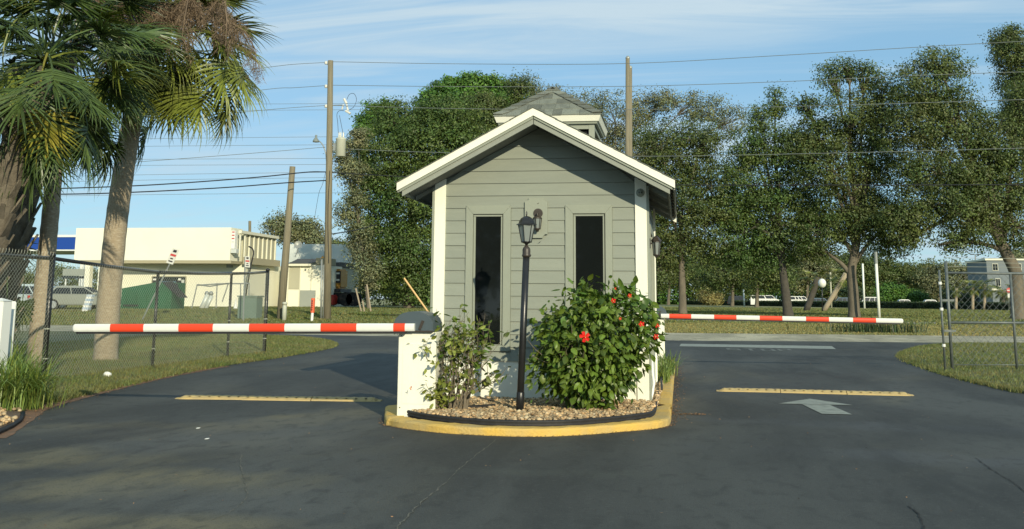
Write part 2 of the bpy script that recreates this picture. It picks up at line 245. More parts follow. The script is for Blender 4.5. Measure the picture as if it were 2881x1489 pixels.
class MB:
    """collects shapes (world coordinates) and links them as ONE mesh object"""
    def __init__(s): s.v = []; s.f = []; s.mi = []; s.m = 0
    def add(s, vs, fs):
        o = len(s.v); s.v += [tuple(p) for p in vs]; s.f += [tuple(i + o for i in f) for f in fs]; s.mi += [s.m] * len(fs); return s
    def box(s, a, b):
        x0, y0, z0 = [min(a[i], b[i]) for i in range(3)]; x1, y1, z1 = [max(a[i], b[i]) for i in range(3)]
        return s.add([(x0, y0, z0), (x1, y0, z0), (x1, y1, z0), (x0, y1, z0), (x0, y0, z1), (x1, y0, z1), (x1, y1, z1), (x0, y1, z1)],
                     [(3, 2, 1, 0), (4, 5, 6, 7), (0, 1, 5, 4), (1, 2, 6, 5), (2, 3, 7, 6), (3, 0, 4, 7)])
    def hexa(s, p):  # 8 points: bottom 4 ccw, top 4 ccw
        return s.add(p, [(3, 2, 1, 0), (4, 5, 6, 7), (0, 1, 5, 4), (1, 2, 6, 5), (2, 3, 7, 6), (3, 0, 4, 7)])
    def obox(s, c, sz, mat3):
        c = Vector(c); p = []
        for dz in (-.5, .5):
            for dx, dy in ((-.5, -.5), (.5, -.5), (.5, .5), (-.5, .5)): p.append(c + mat3 @ Vector((dx * sz[0], dy * sz[1], dz * sz[2])))
        return s.hexa(p)
    def tube(s, pts, r, n=8, cap=True):
        pts = [Vector(p) for p in pts]; k = len(pts); rs = r if isinstance(r, (list, tuple)) else [r] * k
        vs = []; fs = []; up = None
        for i, p in enumerate(pts):
            d = (pts[min(i + 1, k - 1)] - pts[max(i - 1, 0)])
            d = d.normalized() if d.length > 1e-9 else Vector((0, 0, 1))
            a = up if up is not None else (Vector((0, 0, 1)) if abs(d.z) < .9 else Vector((1, 0, 0)))
            u = (a - d * a.dot(d)); u = u.normalized() if u.length > 1e-6 else d.orthogonal().normalized(); up = u; w = d.cross(u)
            for j in range(n):
                t = 2 * math.pi * j / n; vs.append(p + (u * math.cos(t) + w * math.sin(t)) * rs[i])
        for i in range(k - 1):
            for j in range(n):
                a = i * n + j; b = i * n + (j + 1) % n; fs.append((a, b, b + n, a + n))
        if cap: fs.append(tuple(reversed(range(n)))); fs.append(tuple((k - 1) * n + j for j in range(n)))
        return s.add(vs, fs)
    def lathe(s, c, prof, n=16):
        c = Vector(c); return s.tube([c + Vector((0, 0, z)) for r, z in prof], [max(r, .0005) for r, z in prof], n)
    def prism(s, poly, n, d):  # poly: 3d points ccw, extruded along vector
        p = [Vector(q) for q in poly]; e = Vector(d); k = len(p)
        return s.add(p + [q + e for q in p], [tuple(reversed(range(k))), tuple(range(k, 2 * k))] + [(i, (i + 1) % k, (i + 1) % k + k, i + k) for i in range(k)])
    def ball(s, c, r, n=8, m=6, sq=(1, 1, 1)):
        c = Vector(c); vs = []; fs = []
        for i in range(m + 1):
            a = math.pi * i / m
            for j in range(n):
                b = 2 * math.pi * j / n; vs.append(c + Vector((math.sin(a) * math.cos(b) * r * sq[0], math.sin(a) * math.sin(b) * r * sq[1], math.cos(a) * r * sq[2])))
        for i in range(m):
            for j in range(n): fs.append((i * n + j, (i + 1) * n + j, (i + 1) * n + (j + 1) % n, i * n + (j + 1) % n))
        return s.add(vs, fs)
    def mesh(s, name, base=(0, 0, 0), smooth=False):
        me = bpy.data.meshes.new(name); b = Vector(base)
        me.from_pydata([Vector(v) - b for v in s.v], [], s.f)
        if smooth: me.polygons.foreach_set('use_smooth', [True] * len(s.f))
        if any(s.mi): me.polygons.foreach_set('material_index', s.mi)
        me.update(); return me
    def build(s, name, mat, parent=None, smooth=False, bevel=0.0, kind=None, label=None, mats=None):
        base = WL[parent.name] if parent is not None else Vector((0, 0, 0))
        me = s.mesh(name, base, smooth)
        if bevel:
            bm = bmesh.new(); bm.from_mesh(me); bmesh.ops.remove_doubles(bm, verts=bm.verts, dist=1e-6)
            bmesh.ops.bevel(bm, geom=[e for e in bm.edges if e.is_manifold and e.calc_face_angle(0) > 0.6], offset=bevel, segments=2, affect='EDGES', clamp_overlap=True)
            bm.to_mesh(me); bm.free()
        if mats:
            for q in mats: me.materials.append(MATS[q])
        o = link(name, me, mat, parent)
        if kind: o['kind'] = kind
        if label: o['label'] = label
        return o
    def top(s, name, mat, label, cat, group=None, smooth=False, bevel=0.0, kind=None, mats=None):
        c = Vector(s.v[0]); 
        xs = np.array(s.v); c = Vector(((xs[:, 0].min() + xs[:, 0].max()) / 2, (xs[:, 1].min() + xs[:, 1].max()) / 2, xs[:, 2].min()))
        e = type('E', (), {})(); me = s.mesh(name, c, smooth)
        if bevel:
            bm = bmesh.new(); bm.from_mesh(me); bmesh.ops.remove_doubles(bm, verts=bm.verts, dist=1e-6)
            bmesh.ops.bevel(bm, geom=[e for e in bm.edges if e.is_manifold and e.calc_face_angle(0) > 0.6], offset=bevel, segments=2, affect='EDGES', clamp_overlap=True)
            bm.to_mesh(me); bm.free()
        if mats:
            for q in mats: me.materials.append(MATS[q])
        o = link(name, me, mat, None, c)
        return tag(o, label, cat, group, kind)
def copy_tree(o, loc=None, parent=None, label=None):
    c = o.copy(); col.objects.link(c); c.parent = parent
    if loc is not None: c.location = loc
    if label: c['label'] = label
    for ch in list(o.children): copy_tree(ch, None, c)
    return c
def structure(name, mb, mat, smooth=False): return mb.build(name, mat, None, smooth, kind='structure')
def sheet(name, pts, z, mat, thick=0.0):
    mb = MB()
    if thick: mb.prism([(p[0], p[1], z - thick) for p in pts], None, (0, 0, thick))
    else: mb.add([(p[0], p[1], z) for p in pts], [tuple(range(len(pts)))])
    return structure(name, mb, mat)
def rot(x=0, y=0, z=0): return Euler((R(x), R(y), R(z))).to_matrix()
def np_mesh(name, V, nper, faces_idx, tint=None, smooth=False):
    """V (n,nper,3) points of n alike small shapes; faces_idx list of index tuples within a shape"""
    n = V.shape[0]; me = bpy.data.meshes.new(name); k = len(faces_idx); ln = len(faces_idx[0])
    me.vertices.add(n * nper); me.vertices.foreach_set('co', V.reshape(-1).astype(np.float32))
    idx = (np.arange(n)[:, None, None] * nper + np.array(faces_idx)[None]).reshape(-1).astype(np.int32)
    me.loops.add(len(idx)); me.loops.foreach_set('vertex_index', idx)
    me.polygons.add(n * k); me.polygons.foreach_set('loop_start', np.arange(n * k, dtype=np.int32) * ln)
    if tint is not None:
        at = me.attributes.new('tint', 'FLOAT_COLOR', 'FACE'); c = np.ones((n * k, 4), np.float32); c[:, :3] = np.repeat(tint, k, axis=0); at.data.foreach_set('color', c.reshape(-1))
    if smooth: me.polygons.foreach_set('use_smooth', np.ones(n * k, bool))
    me.update(calc_edges=True); return me
def tints(n, lo=0.6, hi=1.4, hue=0.12):
    b = rng.uniform(lo, hi, (n, 1)); h = rng.uniform(-hue, hue, (n, 1)); return np.hstack([b * (1 + h), b, b * (1 - h)])
def unit(a): return a / np.maximum(np.linalg.norm(a, axis=-1, keepdims=True), 1e-9)
def leaf_cloud(P, L_, W_, down=0.0, out=None, outk=0.0, nrm=None):
    """diamond leaves at the points P; returns (n,4,3)"""
    n = len(P); d = unit(rng.normal(size=(n, 3)) + np.array([0, 0, -down]) + (out * outk if out is not None else 0)); s = unit(np.cross(d, rng.normal(size=(n, 3))))
    if nrm is not None: nn_ = unit(nrm + rng.normal(size=(n, 3)) * .45); d = unit(np.cross(nn_, rng.normal(size=(n, 3)))); s = np.cross(nn_, d)
    l = rng.uniform(0.7, 1.3, (n, 1)) * L_; w = rng.uniform(0.7, 1.3, (n, 1)) * W_
    nn = np.cross(d, s) * w * 0.18
    return np.stack([P, P + d * l * 0.45 + s * w * 0.5 + nn, P + d * l, P + d * l * 0.45 - s * w * 0.5 + nn], 1)
# ------------------------------------------------------------------ ground, street, driveway, lawns
S0 = [(-700, -60), (700, -60), (900, 1500), (-900, 1500)]
sheet('ground', S0, -0.03, 'verge')
near = [(2881, 968), (2700, 966), (2300, 962), (1900, 959.5), (1400, 952), (950, 945), (700, 939), (560, 936), (300, 932), (60, 930)]
far = [(60, 914), (300, 916), (620, 921), (900, 926), (1300, 931), (1900, 936), (2300, 940), (2881, 945)]
P_ = [G(u, v) for u, v in near]; Q_ = [G(u, v) for u, v in far]
P_ = [P_[0] + (P_[0] - P_[1]) * 9] + P_ + [P_[-1] + (P_[-1] - P_[-2]) * 5]; Q_ = [Q_[0] + (Q_[0] - Q_[1]) * 5] + Q_ + [Q_[-1] + (Q_[-1] - Q_[-2]) * 9]
sheet('street', [(p.x, p.y) for p in P_ + Q_], -0.012, 'street_asphalt')
w = [G(u, v) for u, v in ((3100, 905), (2881, 906), (2500, 905), (1900, 899), (1200, 893))]; w2 = [G(u, v) for u, v in ((1200, 896), (1900, 902.5), (2500, 910), (2881, 912), (3100, 911))]
sheet('sidewalk', [(p.x, p.y) for p in w + w2], -0.008, 'concrete')
dr = [(-30, -20), (30, -20), (30, 20), (12, 36.0)] + [(p.x, p.y + 0.4) for p in P_[2:8]] + [(-30, 30)]
sheet('driveway', dr, 0.0, 'asphalt')
def smooth_poly(pts, k=4):
    out_ = []; n = len(pts)
    for i in range(n):
        p0, p1, p2, p3 = [Vector(pts[(i + j - 1) % n]) for j in range(4)]
        for s in range(k):
            t = s / k; out_.append(0.5 * ((2 * p1) + (-p0 + p2) * t + (2 * p0 - 5 * p1 + 4 * p2 - p3) * t * t + (-p0 + 3 * p1 - 3 * p2 + p3) * t ** 3))
    return out_
def opencurve(pts, k=6):
    out_ = []
    P = [Vector(p) for p in pts]; P = [2 * P[0] - P[1]] + P + [2 * P[-1] - P[-2]]
    for i in range(1, len(P) - 2):
        for s in range(k):
            t = s / k; p0, p1, p2, p3 = P[i - 1:i + 3]; out_.append(0.5 * ((2 * p1) + (-p0 + p2) * t + (2 * p0 - 5 * p1 + 4 * p2 - p3) * t * t + (-p0 + 3 * p1 - 3 * p2 + p3) * t ** 3))
    return out_ + [P[-2]]
eL = [G(u, v) for u, v in ((108, 1138), (150, 1130), (230, 1112), (350, 1085), (500, 1052), (640, 1027), (760, 1010), (860, 993), (915, 982), (939, 973), (925, 963), (880, 955), (800, 949), (650, 944), (400, 939), (60, 934))]
eL = [v.xy.to_3d() for v in opencurve(eL)]
lawnL = eL + [Vector((-70, 50, 0)), Vector((-70, 9, 0)), Vector((-12, 9.5, 0)), Vector((-9.0, 10.8, 0))]
eR = [G(u, v) for u, v in ((2881, 1107), (2800, 1090), (2700, 1066), (2620, 1042), (2560, 1020), (2535, 1003), (2552, 990), (2600, 977), (2700, 969), (2881, 970))]
eR = opencurve(eR); lawnR = eR + [Vector((60, 42, 0)), Vector((60, 12, 0)), Vector((8, 13, 0)), Vector((5.3, 14.3, 0))]
def jitter(pts, a=0.03): return [Vector((p[0] + random.uniform(-a, a), p[1] + random.uniform(-a, a) * 1.5, 0)) for p in pts]
sheet('lawn', jitter(lawnL), 0.035, 'lawn', 0.05); sheet('lawn', jitter(lawnR), 0.035, 'lawn', 0.05)
# orange dust along the left lawn edge
dust = opencurve([G(u, v) for u, v in ((-30, 1235), (40, 1195), (120, 1148), (240, 1116), (360, 1086), (500, 1056), (640, 1031))], 8)
mb = MB(); pr = None
for i, p in enumerate(dust):
    t = (dust[min(i + 1, len(dust) - 1)] - dust[max(i - 1, 0)]).normalized(); nrm = Vector((t.y, -t.x, 0)); wd = 0.10 * (1 - i / len(dust)) + 0.03 + random.uniform(0, .03)
    q = (p - nrm * 0.1, p + nrm * wd)
    q = [(a.x, a.y, 0.004) for a in q]
    if pr: mb.add([pr[0], pr[1], q[1], q[0]], [(0, 1, 2, 3)])
    pr = q
structure('clay_dust', mb, 'orange_dust')
def ribbon(name, px, w, z, mat, wob=0.02, sub=10, smax=0):
    c = opencurve([G(u, v) for u, v in px], sub); mb = MB(); prv = None
    for i, p in enumerate(c):
        t = (c[min(i + 1, len(c) - 1)] - c[max(i - 1, 0)]).normalized(); nrm = Vector((t.y, -t.x, 0)); p = p + nrm * random.uniform(-wob, wob)
        ww = w * random.uniform(0.3, 1.5); q = [(a.x, a.y, z) for a in (p - nrm * ww / 2, p + nrm * ww / 2)]
        if prv: mb.add([prv[0], prv[1], q[1], q[0]], [(0, 1, 2, 3)])
        prv = q
    return structure(name, mb, mat)
ribbon('asphalt_crack', ((1395, 1238), (1355, 1270), (1300, 1315), (1235, 1375), (1170, 1430), (1115, 1489), (1080, 1540)), 0.010, 0.005, 'crack_dust', 0.010, 14)
ribbon('asphalt_crack', ((680, 1280), (677, 1310), (690, 1360), (692, 1400), (650, 1440), (600, 1462)), 0.006, 0.005, 'crack_dust', 0.007, 10)
ribbon('asphalt_crack', ((2745, 1290), (2790, 1322), (2840, 1352), (2890, 1390)), 0.007, 0.005, 'crack_dark', 0.007, 10)
ribbon('asphalt_crack', ((2555, 1425), (2585, 1450), (2600, 1489), (2610, 1530)), 0.010, 0.005, 'crack_dark', 0.007, 10)
# ------------------------------------------------------------------ painted marks
def mark(name, px, z=0.006, mat='road_paint'):
    mb = MB(); mb.add([(*G(u, v).xy, z) for u, v in px], [tuple(range(len(px)))]); return structure(name, mb, mat)
mark('painted_stop_line', [(1911, 975), (2352, 983), (2340, 974.5), (1916, 968)][::1])
a = MB(); xs = 1.68; y0, y1, y2 = 13.05, 14.18, 15.0
sh = 0.10
a.add([(xs - .17 + sh, y0, .006), (xs + .17 + sh, y0, .006), (xs + .17, y1, .006), (xs - .17, y1, .006)], [(0, 1, 2, 3)])
a.add([(xs - .46, y1 + .03, .006), (xs + .46, y1 + .03, .006), (xs + .02, y2, .006)], [(0, 1, 2)]); structure('painted_arrow', a, 'road_paint')
# the word STOP on the driveway
GL = {'S': [((0, 0), (1, 0), (1, .2), (0, .2)), ((.75, .2), (1, .2), (1, .4), (.75, .4)), ((0, .4), (1, .4), (1, .6), (0, .6)), ((0, .6), (.25, .6), (.25, .8), (0, .8)), ((0, .8), (1, .8), (1, 1), (0, 1))],
      'T': [((.37, 0), (.63, 0), (.63, .8), (.37, .8)), ((0, .8), (1, .8), (1, 1), (0, 1))],
      'O': [((0, 0), (1, 0), (1, .18), (0, .18)), ((0, .82), (1, .82), (1, 1), (0, 1)), ((0, .18), (.25, .18), (.25, .82), (0, .82)), ((.75, .18), (1, .18), (1, .82), (.75, .82))],
      'P': [((0, 0), (.25, 0), (.25, 1), (0, 1)), ((.25, .82), (1, .82), (1, 1), (.25, 1)), ((.25, .4), (1, .4), (1, .58), (.25, .58)), ((.75, .58), (1, .58), (1, .82), (.75, .82))],
      'C': [((0, 0), (1, 0), (1, .2), (0, .2)), ((0, .8), (1, .8), (1, 1), (0, 1)), ((0, .2), (.28, .2), (.28, .8), (0, .8))]}
a = MB(); lx = 1.22
for ch in 'STOP':
    for q in GL[ch]: a.add([(lx + .36 * x, 28.9 + 1.25 * y, .006) for x, y in q], [(0, 1, 2, 3)])
    lx += .45
structure('painted_stop_word', a, 'faded_paint')
# ------------------------------------------------------------------ island
front = [(1083, 1160), (1082, 1192), (1100, 1199), (1143, 1207), (1248, 1219), (1374, 1226), (1500, 1229), (1627, 1225), (1753, 1215), (1840, 1207), (1872, 1201), (1886, 1192), (1890, 1160)]
fr = [G(u, v) for u, v in front]; fr = opencurve(fr, 5)
outl = [Vector((p.x, p.y, 0)) for p in fr] + [Vector((-0.12, y, 0)) for y in np.arange(12.6, 22.5, 0.6)]
outl += [Vector((-0.2, 22.9, 0)), Vector((-0.55, 23.25, 0)), Vector((-1.6, 23.5, 0)), Vector((-2.7, 23.25, 0)), Vector((-3.12, 22.8, 0))] + [Vector((-3.16, y, 0)) for y in np.arange(22.2, 12.0, -0.6)]
outl = [p for i, p in enumerate(outl) if i == 0 or (p - outl[i - 1]).length > 0.02]
nO = len(outl)
def inset(pts, d):
    r_ = []; n = len(pts)
    for i in range(n):
        a_, b_, c_ = pts[i - 1], pts[i], pts[(i + 1) % n]; t = ((b_ - a_).normalized() + (c_ - b_).normalized()).normalized(); r_.append(b_ + Vector((-t.y, t.x, 0)) * d)
    return r_
KH = 0.075
rings = [(0, 0.0), (0.004, KH - .022), (0.014, KH - .007), (0.035, KH), (0.20, KH + .002), (0.205, 0.01)]
mb = MB(); vs = []; fs = []
for d, z in rings:
    for k_, p in enumerate(inset(outl, d)): vs.append((p.x + random.uniform(-.003, .003), p.y + random.uniform(-.004, .004), z + (random.uniform(-.004, .004) if z else 0)))
for r_ in range(len(rings) - 1):
    for i in range(nO): fs.append((r_ * nO + i, r_ * nO + (i + 1) % nO, (r_ + 1) * nO + (i + 1) % nO, (r_ + 1) * nO + i))
mb.add(vs, fs); structure('kerb', mb, 'kerb_yellow')
sheet('planting_soil', [(p.x, p.y) for p in inset(outl, 0.19)], 0.068, 'soil')
edge = [(1128, 1166), (1206, 1182), (1332, 1195), (1458, 1200), (1585, 1199), (1711, 1190), (1795, 1180), (1838, 1170), (1847, 1140), (1852, 1110)]
ec = opencurve([G(u, v, KH) for u, v in edge], 6)
mb = MB(); prv = None
for i, p in enumerate(ec):
    t = (ec[min(i + 1, len(ec) - 1)] - ec[max(i - 1, 0)]).normalized(); n_ = Vector((-t.y, t.x, 0))
    prof = [(-.006, .002), (-.012, .016), (-.004, .022), (-.012, .034), (-.014, .048), (-.003, .062), (.01, .056), (.012, .03), (.008, .002)]
    ring = [p + n_ * a_ + Vector((0, 0, b_)) for a_, b_ in prof]
    if prv: mb.add(prv + ring, [(j, j + 1, j + 1 + len(prof), j + len(prof)) for j in range(len(prof) - 1)])
    prv = ring
mb.top('landscape_edging', 'rubber_black', 'black plastic lawn edging strip curving round the front of the gravel bed', 'edging', smooth=True)
for n_, (pp, lb) in enumerate((([(1862, 1095), (1860, 1060), (1868, 1045)], 'short black edging piece standing in the gravel right of the booth'), ([(1305, 1146), (1345, 1144), (1392, 1141)], 'loose flat strip of black edging lying in the gravel behind the thin bush'))):
    mb = MB(); mb.tube([G(u, v, .15) for u, v in pp], .018, 6); mb.top('landscape_edging', 'rubber_black', lb, 'edging')
# gravel stones
bm = bmesh.new(); bmesh.ops.create_icosphere(bm, subdivisions=1, radius=1.0); ico = np.array([v.co[:] for v in bm.verts]); icf = [tuple(v.index for v in f.verts) for f in bm.faces]; bm.free()
ecl = [(p.x, p.y) for p in ec]
def inside(x, y, poly):
    r_ = np.zeros(len(x), bool); n = len(poly)
    for i in range(n):
        x0, y0_ = poly[i][0], poly[i][1]; x1, y1_ = poly[(i + 1) % n][0], poly[(i + 1) % n][1]
        c = ((y0_ > y) != (y1_ > y)) & (x < (x1 - x0) * (y - y0_) / (y1_ - y0_ + 1e-12) + x0); r_ ^= c
    return r_
def stones(name, poly, n, s, z, label=None):
    poly = [(p[0], p[1]) for p in poly]; a_ = np.array(poly); x = rng.uniform(a_[:, 0].min(), a_[:, 0].max(), n * 3); y = rng.uniform(a_[:, 1].min(), a_[:, 1].max(), n * 3)
    k = inside(x, y, poly); x, y = x[k][:n], y[k][:n]; n = len(x)
    sz = rng.uniform(.5, 1.25, (n, 1, 1)) * s * np.stack([rng.uniform(.8, 1.3, n), rng.uniform(.8, 1.3, n), rng.uniform(.5, .8, n)], 1)[:, None, :]
    V = ico[None] * sz * rng.uniform(.78, 1.15, (n, len(ico), 1)); th = rng.uniform(0, 6.28, n); c_, s_ = np.cos(th)[:, None], np.sin(th)[:, None]
    tl = rng.uniform(-.5, .5, n)[:, None]; V = np.stack([V[..., 0], V[..., 1] * np.cos(tl) - V[..., 2] * np.sin(tl), V[..., 1] * np.sin(tl) + V[..., 2] * np.cos(tl)], -1)
    V = np.stack([V[..., 0] * c_ - V[..., 1] * s_, V[..., 0] * s_ + V[..., 1] * c_, V[..., 2]], -1) + np.stack([x, y, z + rng.uniform(-.004, .022, n)], 1)[:, None, :]
    o = link(name, np_mesh(name, V, len(ico), icf, tints(n, .45, 1.35, .1)), 'gravel_stone'); return tag(o, label, None, None, 'stuff')
bed = [(a_ + (.02 if a_ < -2.9 else -.01 if a_ > -.4 else 0), b_ + .032) for a_, b_ in ecl] + [(-0.29, 12.6), (-0.38, 12.74), (-2.99, 12.74), (-2.99, 11.5)]
sheet('planting_soil', bed, .112, 'soil', .04); stones('gravel', bed, 5200, .024, .125)
stones('gravel', [(-.37, 12.6), (-.29, 12.6), (-.27, 20.5), (-.37, 20.5)], 1100, .022, .082)
# dead leaves along the kerb and at the lawn edge
def litter(path, n, spread, z=.004, s=.03):
    pts = np.array([(p[0], p[1]) for p in path]); i = rng.integers(0, len(pts) - 1, n); t = rng.uniform(0, 1, (n, 1)); P = pts[i] * (1 - t) + pts[i + 1] * t + rng.normal(size=(n, 2)) * spread
    P = np.hstack([P, np.full((n, 1), z)]); V = leaf_cloud(P, s, s * .5); V[..., 2] = z + np.abs(V[..., 2] - z) * .35
    return tag(link('leaf_litter', np_mesh('leaf_litter', V, 4, [(0, 1, 2, 3)], tints(n, .4, 1.3, .15)), 'litter'), kind='stuff')
litter([(p.x, p.y) for p in inset(outl, -.035)[2:70]], 800, .016, .006, .020)
litter([(-.08, y) for y in np.arange(11.8, 22, .5)], 700, .06, .006, .03)
litter([(p.x, p.y) for p in dust[8:]], 900, .10, .012, .028); litter([(-.05, 12.6), (.25, 12.7)], 150, .05, .006, .03)
# ------------------------------------------------------------------ rubber speed bumps
def speed_bump(p0, p1, label, n=3):
    root = thing('speed_bump', label, 'speed bump', ((p0[0] + p1[0]) / 2, (p0[1] + p1[1]) / 2, 0), 'yellow rubber speed bumps across the lanes')
    a_, b_ = Vector(p0), Vector(p1); L_ = (b_ - a_).length; d = (b_ - a_).normalized(); w_ = Vector((-d.y, d.x, 0))
    for k in range(n):
        mb = MB(); s0, s1 = L_ * k / n + .004, L_ * (k + 1) / n - .004; dy = random.uniform(-.025, .025)
        prof = [(-.13, 0), (-.12, .012), (-.06, .038), (0, .046), (.06, .038), (.12, .012), (.13, 0)]
        nseg = 24; ring0 = None
        for i in range(nseg + 1):
            s = s0 + (s1 - s0) * i / nseg; notch = (i % 3 == 1); ends = min(1, (s - 0) / .12, (L_ - s) / .12) if n else 1
            ring = [a_ + d * s + w_ * (q[0] * (.75 + .25 * ends) + dy + .02 * math.sin(s * 2)) + Vector((0, 0, q[1] * max(.25, ends) * (0.90 if notch and abs(q[0]) < .1 else 1))) for q in prof]
            if ring0: mb.add(ring0 + ring, [(j, j + 1, j + 1 + 7, j + 7) for j in range(6)])
            else: mb.add(ring, [tuple(range(7))])
            ring0 = ring
        mb.add(ring0, [tuple(range(6, -1, -1))]); seg = mb.build('bump_section', 'bump_yellow', root)
        nb = MB()
        for q in (-.07, .04):
            for i in range(7):
                s = s0 + (s1 - s0) * (i + .5) / 7; c = a_ + d * s + w_ * (q + dy + .02 * math.sin(s * 2)); nb.add([c + d * .012 * x_ + w_ * .035 * y_ + Vector((0, 0, .041 - abs(q) * .05)) for x_, y_ in ((-1, -1), (1, -1), (1, 1), (-1, 1))], [(0, 1, 2, 3)])
        nb.build('grip_slots', 'crack_dark', root, kind='stuff')
b0, b1 = G(497, 1121), G(1075, 1128); speed_bump(b0, b1, 'weathered yellow speed bump across the left lane below the longer arm')
b0, b1 = G(2015, 1100), G(2568, 1112); speed_bump(b0, b1, 'yellow speed bump across the right lane just beyond the white arrow')
# ------------------------------------------------------------------ guard booth
XL, XR, YF, YB = -2.99, -0.375, 12.75, 16.05; XC = -1.69; SL = 0.535; ZA = 3.56
booth = thing('guard_booth', 'small gray clapboard guard booth with white corner boards, gable roof and cupola', 'booth', (XC, YF, .12))
def ztop(x): return ZA - SL * abs(x - XC)
ZB, EX = 0.575, 0.1525
rows = [(ZB + EX * k, ZB + EX * (k + 1)) for k in range(19)]
def board(x0, x1, z0, z1, wall='F'):
    mb = MB(); lim = lambda x, z: min(z, ztop(x) - .19)
    if wall == 'F':
        fy = YF
        p = [(x0, fy - .016, z0), (x1, fy - .016, z0), (x1, fy + .02, z0), (x0, fy + .02, z0), (x0, fy - .003, z1), (x1, fy - .003, z1), (x1, fy + .02, z1), (x0, fy + .02, z1)]
        mb.hexa(p)
    return mb.build('siding_board', 'siding_paint', booth)
# gable rows are cut to the roof slope
def gable_board(z0, z1, fy, sgn=1):
    h0, h1 = (ZA - .17 - z0) / SL, (ZA - .17 - z1) / SL; h0 = min(h0, 1.17); h1 = min(max(h1, 0.0), 1.17)
    if h0 <= 0.02: return
    zt = min(z1, ZA - .17); mb = MB()
    mb.hexa([(XC - h0, fy - .016 * sgn, z0), (XC + h0, fy - .016 * sgn, z0), (XC + h0, fy + .02 * sgn, z0), (XC - h0, fy + .02 * sgn, z0), (XC - h1, fy - .003 * sgn, zt), (XC + h1, fy - .003 * sgn, zt), (XC + h1, fy + .02 * sgn, zt), (XC - h1, fy + .02 * sgn, zt)])
    mb.build('siding_board', 'siding_paint', booth)
ZW0, ZW1 = 0.68, 2.435          # outer height of the window casings
for z0, z1 in rows:
    if z1 < ZW0: board(XL + .14, XR - .14, z0, z1)
    elif z0 < 2.40:
        zz = z1 - .002
        for x0, x1 in ((XL + .14, -2.592), (-2.028, -1.362), (-.788, XR - .14)): board(x0, x1, z0, zz)
        if z0 < ZW0 and z1 > ZW0:
            for x0, x1 in ((-2.59, -2.03), (-1.36, -.79)): board(x0, x1, z0, ZW0 - .002)
        if z1 > ZW1:
            for x0, x1 in ((-2.59, -2.03), (-1.36, -.79)): board(x0, x1, ZW1 + .001, zz)
    else: gable_board(z0, z1 - .002, YF)
for z0, z1 in rows: gable_board(z0, z1 - .002, YB, -1)
for xw, sg in ((XR - .012, 1), (XL + .012, -1)):
    for z0, z1 in rows[:13]:
        mb = MB(); mb.hexa([(xw + .016 * sg, YF + .11, z0), (xw + .016 * sg, YB - .1, z0), (xw - .02 * sg, YB - .1, z0), (xw - .02 * sg, YF + .11, z0), (xw + .003 * sg, YF + .11, z1 - .002), (xw + .003 * sg, YB - .1, z1 - .002), (xw - .02 * sg, YB - .1, z1 - .002), (xw - .02 * sg, YF + .11, z1 - .002)]); mb.build('siding_board', 'siding_paint', booth)
m = MB(); m.box((XL + .03, YF + .021, .13), (XR - .03, YB - .021, 2.66)); m.prism([(XC - 1.25, YF + .021, 2.66), (XC + 1.25, YF + .021, 2.66), (XC, YF + .021, 3.32)], None, (0, YB - YF - .042, 0)); m.build('wall_core', 'soffit_paint', booth)
m = MB(); m.box((XL + .005, YF - .012, .06), (XR - .005, YF + .02, .562)); m.build('base_panel', 'white_paint', booth)
m = MB(); m.box((XR - .03, YF + .11, .06), (XR + .004, YB, .562)); m.build('base_panel', 'white_paint', booth)
m = MB(); m.box((XL - .004, YF + .11, .06), (XL + .03, YB, .562)); m.build('base_panel', 'white_paint', booth)
m = MB(); m.box((XL + .005, YF - .024, .563), (XR - .005, YF - .001, .576)); m.build('drip_strip', 'trim_gray', booth)
for x0 in (XL, XR - .14):       # corner boards with a strip on the side wall
    m = MB(); xo = x0 + (.14 if x0 != XL else 0)
    zl, zr = ztop(x0) - .165, ztop(x0 + .14) - .165
    m.hexa([(x0, YF - .036, .06), (x0 + .14, YF - .036, .06), (x0 + .14, YF + .02, .06), (x0, YF + .02, .06), (x0, YF - .036, zl), (x0 + .14, YF - .036, zr), (x0 + .14, YF + .02, zr), (x0, YF + .02, zl)])
    s = 1 if x0 != XL else -1
    m.build('corner_board', 'white_paint', booth, bevel=.004)
    m = MB(); m.box((xo + s * .001, YF - .034, .06), (xo + s * .028, YF + .10, 2.66)); m.build('corner_board', 'trim_gray', booth)
    m = MB(); m.box((xo - s * .001, YB - .1, .06), (xo + s * .028, YB + .02, 2.66)); m.build('corner_board', 'white_paint', booth)
